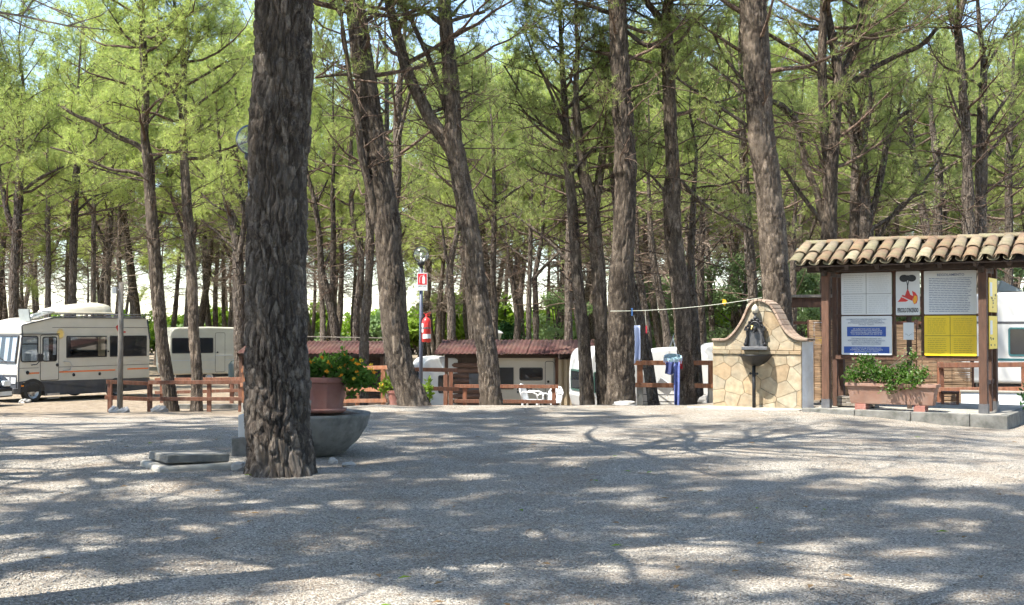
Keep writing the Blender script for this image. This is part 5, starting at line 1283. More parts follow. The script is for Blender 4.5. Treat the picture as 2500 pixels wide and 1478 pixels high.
COVER = [tile_mesh(.125, .10, .52, True, M['tile%d' % i]) for i in range(5)]; PAN = [tile_mesh(.10, .12, .52, False, M['tile%d' % i]) for i in range(5)]
slope = math.atan2(RZ - EZ, RV - EV); r = random.Random(21); pitch = .262; ncol = int((Lb + 1.30) / pitch)
sl_len = math.hypot(RZ - EZ, RV - EV)
for side in (1, -1):
    for c_ in range(ncol + 1):
        x = -.48 + c_ * pitch
        for row in range(2):
            s0 = -.03 + row * .40
            yb = (EV if side > 0 else 1.28) + side * s0 * math.cos(slope); zb = EZ + s0 * math.sin(slope) + .05
            rot = (slope + r.uniform(-.03, .03), 0, (0 if side > 0 else math.pi) + r.uniform(-.05, .05))
            if s0 + .2 > sl_len: continue
            o = link('roof_tile', r.choice(COVER), NB, (x + r.uniform(-.012, .012), yb, zb + .045 + row * .012 + r.uniform(0, .012)), rot)
            if c_ < ncol and side > 0: link('roof_tile', r.choice(PAN), NB, (x + pitch / 2, yb, zb + .062 + row * .010), (slope, 0, r.uniform(-.03, .03)))
x = -.52; k = 0
while x < Lb + .85:
    L_ = r.uniform(.40, .46); o = link('ridge_tile', r.choice(COVER), NB, (x, RV + r.uniform(-.02, .02), RZ + .075 + r.uniform(-.012, .015)), (r.uniform(-.03, .03), 0, -math.pi / 2 + r.uniform(-.04, .04))); o.scale = (1.05, 1.08, 1.1); x += L_ - .03
# frame rails and boards
def bz(py, t_=.5): return 1.6 - (py - 800) / F * (21.0 + .848 * .48 + .53 * Lb * (1 - t_)) - (zt - .012)
BY = .48
NB2 = NBo + v_ * BY
def bx_(px):
    k = (px - 1250) / F; return ((k * NB2.y - NB2.x) / (ca + k * sa))
m = MB()
zTop, zMid, zBot = bz(664), bz(770), bz(868)
for z, h_ in ((zTop + .03, .07), (zMid, .05), (zBot - .045, .09)):
    m = MB(); m.box(.03, Lb - .03, BY, BY + .045, z - h_ / 2, z + h_ / 2); m.build('cross_rail', M['wood_brown'], NB, bevel=.006)
xs = [bx_(v) for v in (2055, 2178, 2187, 2248, 2257, 2389)]
for x in (xs[1] + (xs[2] - xs[1]) / 2, xs[3] + (xs[4] - xs[3]) / 2):
    m = MB(); m.box(x - .03, x + .03, BY + .002, BY + .042, zBot - .05, PZ + .1); m.build('upright', M['wood_brown'], NB, bevel=.005)
def board(nm, x0, x1, z0, z1, mat, label):
    m = MB(); m.prism(rrect(x0, x1, z0, z1, .02), BY - .026, BY - .004); o = m.build(nm, M[mat], NB, bevel=.003); o['label'] = label; return o
yb = BY - .028
gp = .012
# white four-sheet board
b1 = board('board', xs[0], xs[1], zMid + gp, zTop, 'sign_white', 'white board of four printed sheets')
mxw = (xs[0] + xs[1]) / 2; mzw = (zMid + gp + zTop) / 2
m = MB(); m.box(mxw - .003, mxw + .003, yb - .001, yb + .002, zMid + gp + .01, zTop - .01); m.box(xs[0] + .01, xs[1] - .01, yb - .001, yb + .0015, mzw - .003, mzw + .003); m.build('sheet_joint', M['ink'], b1)
for i, (a, b, c, d) in enumerate(((xs[0]+.05, mxw-.04, mzw+.03, zTop-.03), (mxw+.05, xs[1]-.04, mzw+.03, zTop-.03), (xs[0]+.05, mxw-.04, zMid+gp+.03, mzw-.03), (mxw+.05, xs[1]-.04, zMid+gp+.03, mzw-.03))):
    dashes(a, b, c, d, 9, .010, yb, i + 1).build('printed_lines', M['ink_faint'], b1)
# fire danger sign
b2 = board('fire_sign', xs[2] + .01, xs[3] - .01, zMid - .0, zTop + .01, 'sign_white', 'white sign with burning pine tree picture')
xc = (xs[2] + xs[3]) / 2; hw = (xs[3] - xs[2]) / 2; zb_ = zMid; hh_ = zTop - zMid
def sgn(poly, mat, nm, y=yb): m = MB(); m.prism([(xc + a * hw, zb_ + b * hh_) for a, b in poly], y - .0015, y + .002); return m.build(nm, M[mat], b2)
el = lambda x, z, a, b: [(x + a * math.cos(t * math.pi / 9), z + b * math.sin(t * math.pi / 9)) for t in range(18)]
sgn(el(-.30,.85,.36,.085), 'ink', 'pictogram_crown'); sgn(el(.32,.85,.36,.08), 'ink', 'pictogram_crown', yb - .0005); sgn(el(0,.86,.3,.06), 'ink', 'pictogram_crown', yb - .001)
sgn([(-.05,.50),(.05,.50),(.04,.68),(.12,.80),(.06,.80),(0,.72),(-.06,.80),(-.12,.80),(-.04,.68)], 'ink', 'pictogram_trunk')
sgn([(-.82,.31),(-.15,.31),(.05,.34),(-.35,.40),(-.55,.42),(-.6,.37)], 'flame_red', 'pictogram_flame'); sgn([(-.5,.44),(-.2,.40),(.35,.33),(.42,.44),(.2,.47),(.12,.54),(0,.60),(-.1,.55),(-.22,.45),(-.42,.47)], 'flame_red', 'pictogram_flame', yb - .0005)
sgn([(.38,.33),(.42,.45),(.35,.56),(.6,.52),(.78,.44),(.80,.36),(.7,.27),(.5,.25)], 'flame_red', 'pictogram_flame', yb - .001); sgn([(.42,.36),(.55,.45),(.72,.44),(.76,.36),(.62,.27),(.46,.27)], 'flame_yellow', 'pictogram_flame', yb - .0015)
txt("PERICOLO D'INCENDIO", .115, (xc, yb - .001, zb_ + .11 * hh_), b2, M['ink'], sx=.31, bold=.003)
# regulations board
b3 = board('board', xs[4], xs[5] - .03, zMid + gp, zTop + .005, 'sign_white', 'white board of printed regulations')
txt('REGOLAMENTO', .066, ((xs[4] + xs[5]) / 2, yb - .001, zTop - .075), b3, M['ink_blue'], bold=.001)
dashes(xs[4] + .09, xs[5] - .10, zMid + gp + .04, zTop - .12, 20, .010, yb, 31, (.03, .10), .01).build('printed_lines', M['ink_blue'], b3)
# white and blue liability notice
b4 = board('board', xs[0], xs[1], zBot, zMid - gp, 'sign_white', 'white notice with blue text blocks in four languages')
H4 = zMid - gp - zBot; xm = (xs[0] + xs[1]) / 2; w4 = xs[1] - xs[0]
def z4(f_): return zBot + H4 * (1 - f_)
for f0, f1, k in ((.275, .525, .385), (.785, .955, .45)):
    m = MB(); m.box(xm - w4 * k, xm + w4 * k, yb - .001, yb + .002, z4(f1), z4(f0)); m.build('blue_block', M['sign_blue'], b4)
txt("LA DIREZIONE NON RISPONDE DI EVENTUALI\nDANNEGGIAMENTI, SMARRIMENTI O\nSOTTRAZIONI DI OGGETTI DI PROPRIETA'\nDEI SIGG. CLIENTI", .036, (xm, yb - .001, z4(.155)), b4, M['ink_blue'], line=.95)
txt("DIE DIREKTION LEHNT JEGLICHE\nVERANTWORTUNG FUR EVENTUELLE\nBESCHADIGUNGEN ODER DIEBSTAHLE\nVON GEGENSTANDEN DER GASTE AB", .034, (xm, yb - .002, z4(.40)), b4, M['sign_white'], line=.95)
txt("THE MANAGEMENT DECLINES ANY\nRESPONSIBILITY FOR EVENTUAL DAMAGES,\nLOSSES OR ROBBERIES OF OBJECTS\nBELONGING TO THE CUSTOMERS", .036, (xm, yb - .001, z4(.655)), b4, M['ink_blue'], line=.95)
txt("LA DIRECTION NE REPOND PAS DES\nDOMMAGES, VOLS OU PERTES D'OBJETS\nAPPARTENANT AUX CLIENTS", .034, (xm, yb - .002, z4(.87)), b4, M['sign_white'], line=.95)
# yellow board
b5 = board('board', xs[4], xs[5] - .03, zBot, zMid - gp, 'yellow', 'yellow board of four printed sheets')
xq = (xs[4] + xs[5] - .03) / 2; zq = (zBot + zMid - gp) / 2
m = MB(); m.box(xq - .003, xq + .003, yb - .001, yb + .002, zBot + .01, zMid - gp - .01); m.box(xs[4] + .01, xs[5] - .04, yb - .001, yb + .0015, zq - .003, zq + .003); m.build('sheet_joint', M['ink'], b5)
for i, (a, b, c, d) in enumerate(((xs[4]+.06, xq-.06, zq+.03, zMid-gp-.04), (xq+.06, xs[5]-.09, zq+.03, zMid-gp-.04), (xs[4]+.06, xq-.06, zBot+.05, zq-.04), (xq+.06, xs[5]-.09, zBot+.05, zq-.04))):
    dashes(a, b, c, d, 8, .010, yb, i + 41).build('printed_lines', M['ink_olive'], b5)
# small handwritten sheet on a slat between the boards
m = MB(); m.box(xc - .045, xc + .045, BY + .05, BY + .08, .0, zMid); m.build('centre_slat', M['wood_dark'], NB)
m = MB(); m.box(xc - .10, xc + .09, BY + .036, BY + .048, bz(830), bz(788)); sh = m.build('paper_sheet', M['sign_white'], NB)
m = MB()
for k in range(4):
    m.tube([(xc - .07 + k * .035 + .03 * t, BY + .035, bz(818) + .02 * math.sin(t * 3 + k * 2)) for t in np.linspace(0, 1, 6)], .0025, 4)
m.build('handwriting', M['ink'], sh)
# yellow signs on the side, between the front and rear right posts
for z0, z1, k in ((bz(763, 1), bz(680, 1), 0), (bz(852, 1), bz(772, 1), 1)):
    m = MB(); m.box(Lb + .072, Lb + .085, .10, .86, z0, z1); o = m.build('side_sign', M['yellow'], NB, bevel=.002)
    m = MB(); m.box(Lb + .084, Lb + .088, .18, .38, z1 - .33, z1 - .08); m.build('paper_label', M['sign_white'], o)
    m = MB(); rr = random.Random(k)
    for i in range(9):
        yy = rr.uniform(.15, .7); zz = z0 + rr.uniform(.05, .3); m.box(Lb + .084, Lb + .0875, yy, yy + rr.uniform(.03, .1), zz, zz + rr.uniform(.02, .04))
    m.build('printed_marks', M['ink'], o)
m = MB(); m.box(Lb - .03, Lb + .03, .07, .86, .5, .58); m.build('side_rail', M['wood_brown'], NB); m = MB(); m.box(Lb - .03, Lb + .03, .07, .86, 1.42, 1.5); m.build('side_rail', M['wood_brown'], NB)
# small yellow and black sign on the shelter behind
o = thing('roadside_sign', 'small black and yellow sign behind the left notice board post', 'sign', P(2004, 845, 26.2), R_(-18))
m = MB(); m.box(-.16, .16, -.012, 0, .02, .52); m.build('plate', M['sign_white'], o, bevel=.004); m = MB(); m.box(-.12, .15, -.016, -.011, .2, .5); m.build('black_field', M['ink'], o); m = MB(); m.box(-.12, .15, -.016, -.011, .04, .19); m.build('yellow_field', M['yellow'], o)
m = MB(); m.beam((-.06,-.018,.28),(.08,-.018,.44),.004,.02,up=(0,1,0)); m.beam((-.06,-.018,.44),(.08,-.018,.28),.004,.02,up=(0,1,0)); m.build('white_cross', M['sign_white'], o); m = MB(); m.box(-.03,.03,0,.05,-1.3,.5); m.build('stake', M['wood_brown'], o)

# ------------------------------------------------------------------ pots and plants
def shrub_mesh(parent, centers, radii, n, size, mat, seed, off, name='foliage', up=.3, aspect=.5):
    v, f = leaves(centers, radii, n, size, np.random.RandomState(seed), up, aspect)
    return link(name, fast_mesh(name, v - np.array(off), f, mat), parent)
def world_nb(x, y, z): 
    q_ = NBo + u_ * x + v_ * y; return Vector((q_.x, q_.y, z + zt - .012))
# long terracotta trough in front of the board
t0 = bx_(2095); TR = thing('terracotta_trough', 'long terracotta trough standing on bricks below the notice board', 'planter', world_nb(t0, -.36, .0), BA)
TL = bx_(2295) - t0 + .1
m = MB(); zb0, zb1 = .12, .50
def trough(x0, x1, y0, y1, z, ins): return [(x0 + ins, y0 + ins, z), (x1 - ins, y0 + ins, z), (x1 - ins, y1 - ins, z), (x0 + ins, y1 - ins, z)]
A_ = trough(0, TL, 0, .36, zb0, .07); B_ = trough(0, TL, 0, .36, zb1 - .06, .02); B2 = trough(0, TL, 0, .36, zb1 - .06, -.012); C_ = trough(0, TL, 0, .36, zb1, -.012); D_ = trough(0, TL, 0, .36, zb1, .03); E_ = trough(0, TL, 0, .36, zb1 - .05, .035)
vs = A_ + B_ + B2 + C_ + D_ + E_; fs = [(3,2,1,0), (20,21,22,23)]
for l in range(5):
    for i in range(4): fs.append((l*4+i, l*4+(i+1)%4, l*4+4+(i+1)%4, l*4+4+i))
m.add(vs, fs, 0); m.m[1] = 1; m.build('trough', [M['terracotta_pale'], M['soil']], TR, bevel=.008)
for x in (.25, TL - .3): m = MB(); m.box(x - .1, x + .1, .05, .31, .0, .118); m.build('brick', M['terracotta'], TR, bevel=.006)
c0 = world_nb(t0 + .15, -.2, .62)
TS = thing('trough_shrub', 'loose sprawling green shrub with pale leaves growing in the long trough', 'shrub', world_nb(t0 + TL / 2, -.18, .46), 0)
cs = [world_nb(t0 + x, -.2 + y, z) for x, y, z in ((.15,-.05,.62),(.4,0,.72),(.65,-.05,.66),(.9,-.1,.62),(1.15,-.12,.55),(.3,.1,.9),(1.0,.05,.78),(1.3,0,.7),(.85,-.15,.42),(1.15,.1,1.0))]
v, f = leaves(cs, [(.26,.2,.17)]*5 + [(.2,.15,.13)]*3 + [(.14,.1,.12), (.1,.08,.1)], [320]*5 + [160]*3 + [110, 60], .062, np.random.RandomState(6))
link('foliage', fast_mesh('foliage', v - np.array(TS.location), f, M['leaf_green']), TS)
v, f = leaves(cs, [(.28,.22,.19)]*10, 45, .05, np.random.RandomState(7)); link('pale_foliage', fast_mesh('pale_foliage', v - np.array(TS.location), f, M['leaf_pale']), TS)
m = MB(); rr = random.Random(3)
for c in cs:
    for k in range(3):
        a = world_nb(t0 + rr.uniform(.2, TL - .2), -.18, .45); b = c + Vector((rr.uniform(-.15,.15), rr.uniform(-.1,.1), rr.uniform(0,.15))); m.tube([loc_of(TS, a), loc_of(TS, (a + b) / 2 + Vector((0,0,.05))), loc_of(TS, b)], .006, 4)
m.build('stems', M['twig'], TS)
# wooden plank bench-like box behind left
o = thing('plank_box', 'low weathered plank step on the platform behind the left post', 'plank step', world_nb(.10, .25, 0), BA)
for k in range(3): m = MB(); m.box(0, .75, k * .13, k * .13 + .12, .17, .205); m.build('plank', M['wood_grey'], o, bevel=.004)
for k, z in enumerate((.03, .1)): m = MB(); m.box(.02, .73, .0, .03, z, z + .06); m.build('plank', M['wood_grey'], o, bevel=.004)
for x in (.03, .66): m = MB(); m.box(x, x + .06, .03, .36, .002, .17); m.build('support', M['wood_grey'], o)
# stool
o = thing('wooden_stool', 'small brown wooden stool behind the right end of the trough', 'stool', (PX(2318, 23.6), 23.6, ground(PX(2318, 23.6), 23.6) + .06), R_(-20))
m = MB(); m.box(-.17,.17,-.17,.17,.38,.42); m.build('seat', M['wood_brown'], o, bevel=.006)
for sx in (-1, 1):
    for sy in (-1, 1): m = MB(); m.box(sx*.14-.025,sx*.14+.025,sy*.14-.025,sy*.14+.025,0,.38); m.build('leg', M['wood_red'], o)
m = MB(); m.box(-.12,.12,-.15,-.13,.15,.19); m.build('stretcher', M['wood_red'], o)
# low pale wall at right
o = thing('low_wall', 'low pale plastered wall behind the notice board platform at right', 'wall', (PX(2345, 24.2), 24.2, -.1), R_(-20)); m = MB(); m.box(0, 2.4, 0, .2, -.1, .38); m.build('wall_body', M['plaster'], o, bevel=.01); m = MB(); m.box(-.02, 2.42, -.02, .22, .383, .42); m.build('wall_cap', M['concrete_pale'], o, bevel=.006)
# plant at the right edge
q0 = Vector((PX(2512, 20.6), 20.6, .0)); o = thing('edge_shrub', 'dark leafy plant poking in at the right edge beside the kerb', 'shrub', q0, 0)
shrub_mesh(o, [q0 + Vector((.05, 0, .35)), q0 + Vector((0.25, .1, .55))], [(.22,.2,.25),(.25,.2,.3)], 260, .11, M['leaf_dark'], 8, q0); m = MB(); m.tube([(0.1,0,-.1),(.12,0,.3),(.2,.05,.6)], .012, 5); m.build('stem', M['twig'], o)
# concrete half-bowl planter behind the massive trunk
bc = Vector((PX(757, 15.1), 15.1, ground(PX(757, 15.1), 15.1)))
o = thing('concrete_bowl', 'big weathered concrete bowl planter behind the massive trunk', 'planter', bc, 0)
m = MB(); m.lathe([(.001,-.02),(.30,-.02),(.46,.05),(.62,.20),(.72,.36),(.765,.50),(.768,.535),(.72,.54),(.69,.50),(.66,.47),(.001,.48)], 48); m.build('bowl', M['concrete'], o, sm=True, bevel=0)
m = MB(); m.lathe([(.69,.50),(.5,.54),(.3,.556),(.001,.56)], 24); m.build('soil', M['soil'], o)
pc = Vector((PX(796, 14.75), 14.75, bc.z + .562))
o = thing('flower_pot', 'eight-sided terracotta pot on a saucer in the concrete bowl', 'flower pot', pc, R_(12))
m = MB(); m.lathe([(.001,.002),(.22,.002),(.255,.03),(.26,.055),(.24,.055),(.215,.03),(.001,.03)], 36); m.build('saucer', M['terracotta'], o, sm=True)
m = MB(); m.lathe([(.001,.032),(.205,.032),(.262,.37),(.285,.375),(.292,.44),(.262,.44),(.25,.40),(.001,.40)], 8); m.build('pot_body', M['terracotta'], o, bevel=.01)
m = MB(); m.lathe([(.245,.405),(.1,.415),(.001,.42)], 8); m.build('soil', M['soil'], o)
fo = thing('lantana_plant', 'bushy orange-flowered plant filling the eight-sided terracotta pot', 'plant', pc + Vector((0, 0, .42)), 0)
cs = [pc + Vector(t) for t in ((-.12,0,.52),(.14,-.05,.50),(.34,-.1,.46),(.47,-.12,.42),(-.3,-.05,.5),(.05,.1,.60),(.3,.05,.55),(-.15,-.1,.57),(.36,-.16,.33),(.2,0,.70))]
shrub_mesh(fo, cs, [(.2,.18,.13)]*7 + [(.17,.15,.1), (.1,.1,.14), (.07,.07,.1)], [330]*7 + [200, 120, 60], .062, M['leaf_green'], 12, fo.location)
rr = random.Random(8)
for k in range(24):
    c = rr.choice(cs[:8]) + Vector((rr.gauss(0,.14), rr.uniform(-.22,.0), rr.uniform(.0,.14)))
    v, f = leaves([c], [(.022,.022,.015)], 16, .022, np.random.RandomState(k), .6, .8); link('flower_head', fast_mesh('flower_head', v - np.array(fo.location), f, M['petal'] if k % 3 else M['petal_y']), fo)
m = MB()
for c in cs: m.tube([(0,0,0), tuple(loc_of(fo, c) * .5 + Vector((0,0,.05))), tuple(loc_of(fo, c))], .007, 4)
m.build('stems', M['twig'], fo)
# small pot by the knobbly pine
pc = Vector((PX(965, 26.2), 26.2, P(965, 990, 26.2).z))
o = thing('flower_pot', 'small terracotta pot on a stone beside the knobbly leaning pine', 'flower pot', pc, 0)
m = MB(); m.lathe([(.001,.0),(.115,.0),(.16,.27),(.175,.27),(.18,.33),(.15,.33),(.145,.29),(.001,.29)], 20); m.build('pot_body', M['terracotta'], o, sm=False, bevel=.006); m = MB(); m.box(-.2,.2,-.16,.16,-.3,-.002); m.build('stone_base', M['rock'], o, bevel=.03)
fo = thing('lily_plant', 'bright green plant with yellow blooms in the small terracotta pot', 'plant', pc + Vector((0,0,.3)), 0)
shrub_mesh(fo, [pc + Vector((-.1,0,.46)), pc + Vector((.05,-.05,.48)), pc + Vector((-.22,0,.36))], [(.16,.14,.14)]*2 + [(.1,.1,.1)], [90, 90, 40], .16, M['leaf_bright'], 31, fo.location, up=.5, aspect=.28)
for k, t in enumerate(((-.25,-.05,.40),(-.05,-.1,.62),(.0,-.08,.52),(-.3,0,.44))): v, f = leaves([pc + Vector(t)], [(.035,.035,.03)], 14, .05, np.random.RandomState(k), .4, .6); link('bloom', fast_mesh('bloom', v - np.array(fo.location), f, M['petal_y']), fo)
pc = Vector((PX(1042, 27.2), 27.2, P(1042, 1000, 27.2).z)); fo = thing('leafy_plant', 'small bright green plant right of the knobbly pine foot', 'plant', pc, 0)
shrub_mesh(fo, [pc + Vector((0,0,.32)), pc + Vector((.04,0,.55))], [(.12,.12,.22),(.08,.08,.16)], [80, 40], .13, M['leaf_bright'], 32, fo.location, up=.6, aspect=.35); m = MB(); m.tube([(0,0,-.2),(.01,0,.6)], .012, 5); m.build('stem', M['twig'], fo)

# ------------------------------------------------------------------ lamps, sign, extinguisher, pole
def lamp(label, x, y, zc_, base_box=False):
    g_ = ground(x, y); o = thing('globe_lamp', label, 'lamp post', (x, y, g_), 0, 'globe lamp posts'); h = zc_ - g_
    m = MB(); m.tube([(0,0,.0),(0,0,h-.27)], [.047,.042], 16); m.build('post', M['pole_grey'], o, sm=True)
    m = MB(); m.lathe([(.045,h-.32),(.05,h-.27),(.085,h-.245),(.09,h-.20),(.075,h-.175)], 20); m.build('collar', M['black'], o, sm=True)
    m = MB(); m.sphere((0,0,h), .2, 28); m.build('globe', M['globe'], o, sm=True)
    m = MB(); m.tube([(0,0,h-.18),(0,0,h-.06)], .022, 10); m.tube([(0,0,h-.06),(0,0,h+.04)], [.03,.025], 10); m.build('bulb', M['white_plastic'], o, sm=True)
    if base_box:
        m = MB(); m.box(-.20,.20,-.17,.17,-.05,.225); m.build('concrete_foot', M['concrete'], o, bevel=.015); m = MB(); m.box(-.125,.125,-.12,.12,.226,.51); m.build('white_box', M['white'], o, bevel=.006)
    return o
lamp('globe lamp post mostly hidden behind the massive trunk, on a concrete foot', PX(612, 15.2), 15.2, P(612, 342, 15.2).z, True)
LP = lamp('blue-grey globe lamp post carrying the red sign and extinguisher', PX(1028, 29), 29, P(1026, 622, 29).z)
SG = thing('extinguisher_sign', 'red and white fire extinguisher sign on the lamp post', 'sign', P(1031, 710, 28.93), 0)
m = MB(); m.box(-.125,.125,0,.012,0,.43); m.build('plate', M['sign_white'], SG, bevel=.003); m = MB(); m.box(-.108,.108,-.003,0,.145,.415); m.build('red_field', M['sign_red'], SG)
m = MB(); m.prism(rrect(-.0,.066,.17,.335,.015), -.006,-.003); m.box(.015,.05,-.006,-.003,.337,.36); m.beam((.02,-.0045,.372),(.055,-.0045,.385),.003,.014,up=(0,0,1)); m.tube([(.015,-.0045,.365),(-.035,-.0045,.36),(-.06,-.0045,.32),(-.065,-.0045,.22),(-.055,-.0045,.18)], .006, 4); m.build('pictogram', M['sign_white'], SG)
txt('ESTINTORE', .05, (0, -.001, .10), SG, M['ink'], sx=.78); txt('N. 4', .035, (0, -.001, .045), SG, M['ink_faint'])
m = MB(); m.box(-.02,.02,.012,.03,.1,.12); m.box(-.02,.02,.012,.03,.3,.32); m.build('bracket', M['steel'], SG)
FE = thing('fire_extinguisher', 'red fire extinguisher with white label hanging on the lamp post', 'fire extinguisher', P(1041, 836, 28.87), 0)
m = MB(); m.lathe([(.001,.0),(.10,.0),(.115,.015),(.115,.49),(.10,.545),(.06,.59),(.035,.60),(.035,.63)], 24); m.build('cylinder_body', M['red'], FE, sm=True)
m = MB(); m.lathe([(.116,.09),(.117,.09),(.117,.2),(.116,.2)], 12, (0,0,0), None, math.pi*1.25, math.pi*1.9); m.lathe([(.116,.24),(.1172,.24),(.1172,.46),(.116,.46)], 8, (0,0,0), None, math.pi*1.0, math.pi*1.3); m.build('white_label', M['sign_white'], FE)
m = MB(); m.tube([(0,0,.62),(0,0,.68)], .03, 10); m.beam((-.02,0,.685),(.10,0,.72),.025,.012); m.beam((-.02,0,.66),(.09,0,.655),.025,.012); m.tube([(0,-.02,.66),(-.05,-.03,.69),(-.06,-.03,.72)], .008, 6); m.build('valve_handle', M['red'], FE)
m = MB(); m.tube([(-.03,0,.64),(-.12,-.02,.60),(-.135,-.03,.45),(-.125,-.03,.2)], .012, 8); m.build('hose', M['black'], FE, sm=True)
m = MB(); m.lathe([(.118,.33),(.122,.33),(.122,.36),(.118,.36)], 20); m.tube([(-.1,.03,.35),(-.14,.06,.35)], .012, 6); m.build('strap', M['iron_grey'], FE)
WP = thing('wooden_pole', 'grey wooden pole with a small white lamp box before the motorhome', 'pole', GP(294, 30.6), 0); tp_ = loc_of(WP, P(296, 692, 30.6))
m = MB(); m.tube([(0,0,-.2),(.01,0,tp_.z*.5),(tp_.x,0,tp_.z)], [.075,.07,.062], 12); m.build('pole_shaft', M['wood_grey'], WP, sm=True)
m = MB(); m.beam((tp_.x-.06,0,tp_.z),(tp_.x+.18,0,tp_.z+.02),.07,.05); m.build('top_arm', M['wood_grey'], WP); m = MB(); m.box(tp_.x-.22,tp_.x-.11,-.06,.05,tp_.z-.27,tp_.z-.10); m.build('lamp_box', M['white'], WP, bevel=.008); m = MB(); m.tube([(tp_.x-.11,0,tp_.z-.16),(tp_.x-.05,0,tp_.z-.16)], .014, 6); m.build('bracket', M['steel'], WP)
m = MB(); m.tube([(tp_.x+.1,-.02,tp_.z-.02),(tp_.x+.16,-.02,tp_.z-.18),(tp_.x+.06,-.04,tp_.z-.32)], .008, 5); m.build('cable_loop', M['black'], WP)
def rock(label, px, py, d, sx, sy, sz, seed, mat='rock', group=None):
    rs = np.random.RandomState(seed); m = MB(); m.sphere((0,0,0), 1, 12); v = np.array(m.v)
    k = 1 + .22 * np.sin(v[:,0]*3+seed) * np.cos(v[:,1]*2.5+seed*2) + .12 * rs.normal(0,1,len(v)); v = v * k[:,None] * np.array([sx,sy,sz])
    m.v = [tuple(t) for t in v]; g_ = GP(px, d); o = m.build('rock', M[mat], None, (g_.x, g_.y, g_.z + sz * .35), (0,0,seed)); tag(o, label, 'rock', group); return o
rock('rounded stone wedged between slab and massive trunk', 588, 1142, 13.45, .10, .09, .07, 1); rock('pale stone right of the massive trunk foot', 815, 1128, 14.1, .055, .05, .05, 2); rock('flat whitish stone lying right of the massive trunk', 850, 1138, 13.8, .09, .06, .035, 3)
rock('left stone at the foot of the wooden pole', 282, 1003, 30.3, .16, .14, .11, 5); rock('right stone at the foot of the wooden pole', 304, 1004, 30.2, .15, .13, .10, 6); rock('pale block stone at the foot of the curved left pine', 391, 1006, 31, .2, .16, .12, 7)
rock('long pale stone at the foot of the thick knotted trunk', 1525, 998, 24.6, .28, .12, .07, 9); rock('stone at the foot of the straight pine behind the fence', 1722, 998, 27, .2, .16, .13, 10)
rock('stone wedge under the motorhome front wheel', 62, 985, 36.0, .3, .15, .08, 11)
# retaining wall strip behind the left fence
o = thing('retaining_wall', 'low grey retaining edge behind the left rail fence', 'wall', GP(410, 33.2), R_(2)); m = MB(); m.box(0, 2.1, 0, .14, -.2, .12); m.build('wall_body', M['concrete'], o, bevel=.01)
# concrete manhole slab
sp = GP(462, 13.75); o = thing('manhole_slab', 'square concrete manhole slab tilted on a pale mortar base left of the trunk', 'slab', sp, R_(33))
m = MB(); m.prism([(-.36,-.36),(.36,-.36),(.36,.36),(-.36,.36)], .075, .17, 'z'); s_ = m.build('slab_top', M['concrete'], o, bevel=.014); s_.rotation_euler = (R_(-1.5), R_(2), 0)
m = MB(); m.prism([(-.46,-.42),(.38,-.43),(.40,.40),(-.44,.42)], -.08, .068, 'z'); m.build('mortar_base', M['concrete_pale'], o, bevel=.03)

# ------------------------------------------------------------------ clothes line and laundry
def line_pts(a, b, sag, n=10): return [a + (b - a) * t + Vector((0, 0, -sag * 4 * t * (1 - t))) for t in np.linspace(0, 1, n)]
a = P(1490, 760, 24.9); b = P(1860, 727, 24.5); CL = thing('clothes_line', 'pale clothes line strung from the thick trunk to the fountain pine', 'clothes line', a, 0)
m = MB(); m.tube([loc_of(CL, t) for t in line_pts(a, b, .07)], .0045, 5); m.build('cord', M['line'], CL)
for px, py, mt in ((1543, 762, 'plastic_blue'), (1578, 805, 'cloth_red')):
    c = loc_of(CL, P(px, py, 24.85)); m = MB(); m.beam(c + Vector((0,0,.08)), c - Vector((0,0,.08)), .03, .025); m.build('peg', M[mt], CL)
m = MB(); c2 = loc_of(CL, P(1578, 805, 24.85)); m.tube([loc_of(CL, P(1575, 758, 24.85)), c2], .004, 4); m.build('peg_string', M['line'], CL)
c = P(1768, 739, 24.7); o = thing('yellow_cloth', 'small yellow rag pegged on the clothes line near the fountain', 'rag', c, 0)
m = MB(); m.add([(-.03,0,.07),(.035,.01,.06),(.05,0,0),(.015,.02,-.07),(-.04,0,-.015)], [(0,1,2,3,4)]); q_ = m.build('cloth', M['petal_y'], o); sd = q_.modifiers.new('t', 'SOLIDIFY'); sd.thickness = .006
def cloth(name, label, px, py0, py1, d, wpx, mat, seed, group=None):
    t = P(px, py0, d); bt_ = P(px, py1, d); h = t.z - bt_.z; wd = wpx / F * d; r = np.random.RandomState(seed)
    o = thing(name, label, 'laundry', t, 0, group); m = MB(); nx_, nz_ = 14, 12; vs = []
    for j in range(nz_ + 1):
        for i in range(nx_ + 1):
            s = i / nx_; k = j / nz_; vs.append(((s - .5) * wd * (1 + .12 * k * math.sin(seed + k * 3)), .05 * math.sin(s * 8 + seed + k * 2) * (.3 + k), -h * k * (1 + .05 * math.sin(s * 5 + seed))))
    m.add(vs, [(j*(nx_+1)+i, j*(nx_+1)+i+1, (j+1)*(nx_+1)+i+1, (j+1)*(nx_+1)+i) for j in range(nz_) for i in range(nx_)])
    q_ = m.build('cloth', M[mat], o, sm=True); sd = q_.modifiers.new('t', 'SOLIDIFY'); sd.thickness = .004; return o
cloth('towel', 'long pale blue towel hanging beside the thick knotted trunk', 1553, 795, 884, 25.9, 20, 'cloth_pale', 1)
m = MB(); o = bpy.data.objects['towel']; m.tube([(0,0,0),(-.08,0,.33)], .005, 4); m.build('hanging_cord', M['line'], o)
DR = thing('clothes_dryer', 'round pale blue plastic clothes hanger ring hung on the ringed pine', 'clothes hanger', P(1643, 874, 25.6), 0)
m = MB(); m.lathe([(.17,-.03),(.19,-.035),(.19,.035),(.17,.03),(.17,-.03)], 28); m.lathe([(.06,-.02),(.08,-.02),(.08,.02),(.06,.02),(.06,-.02)], 16)
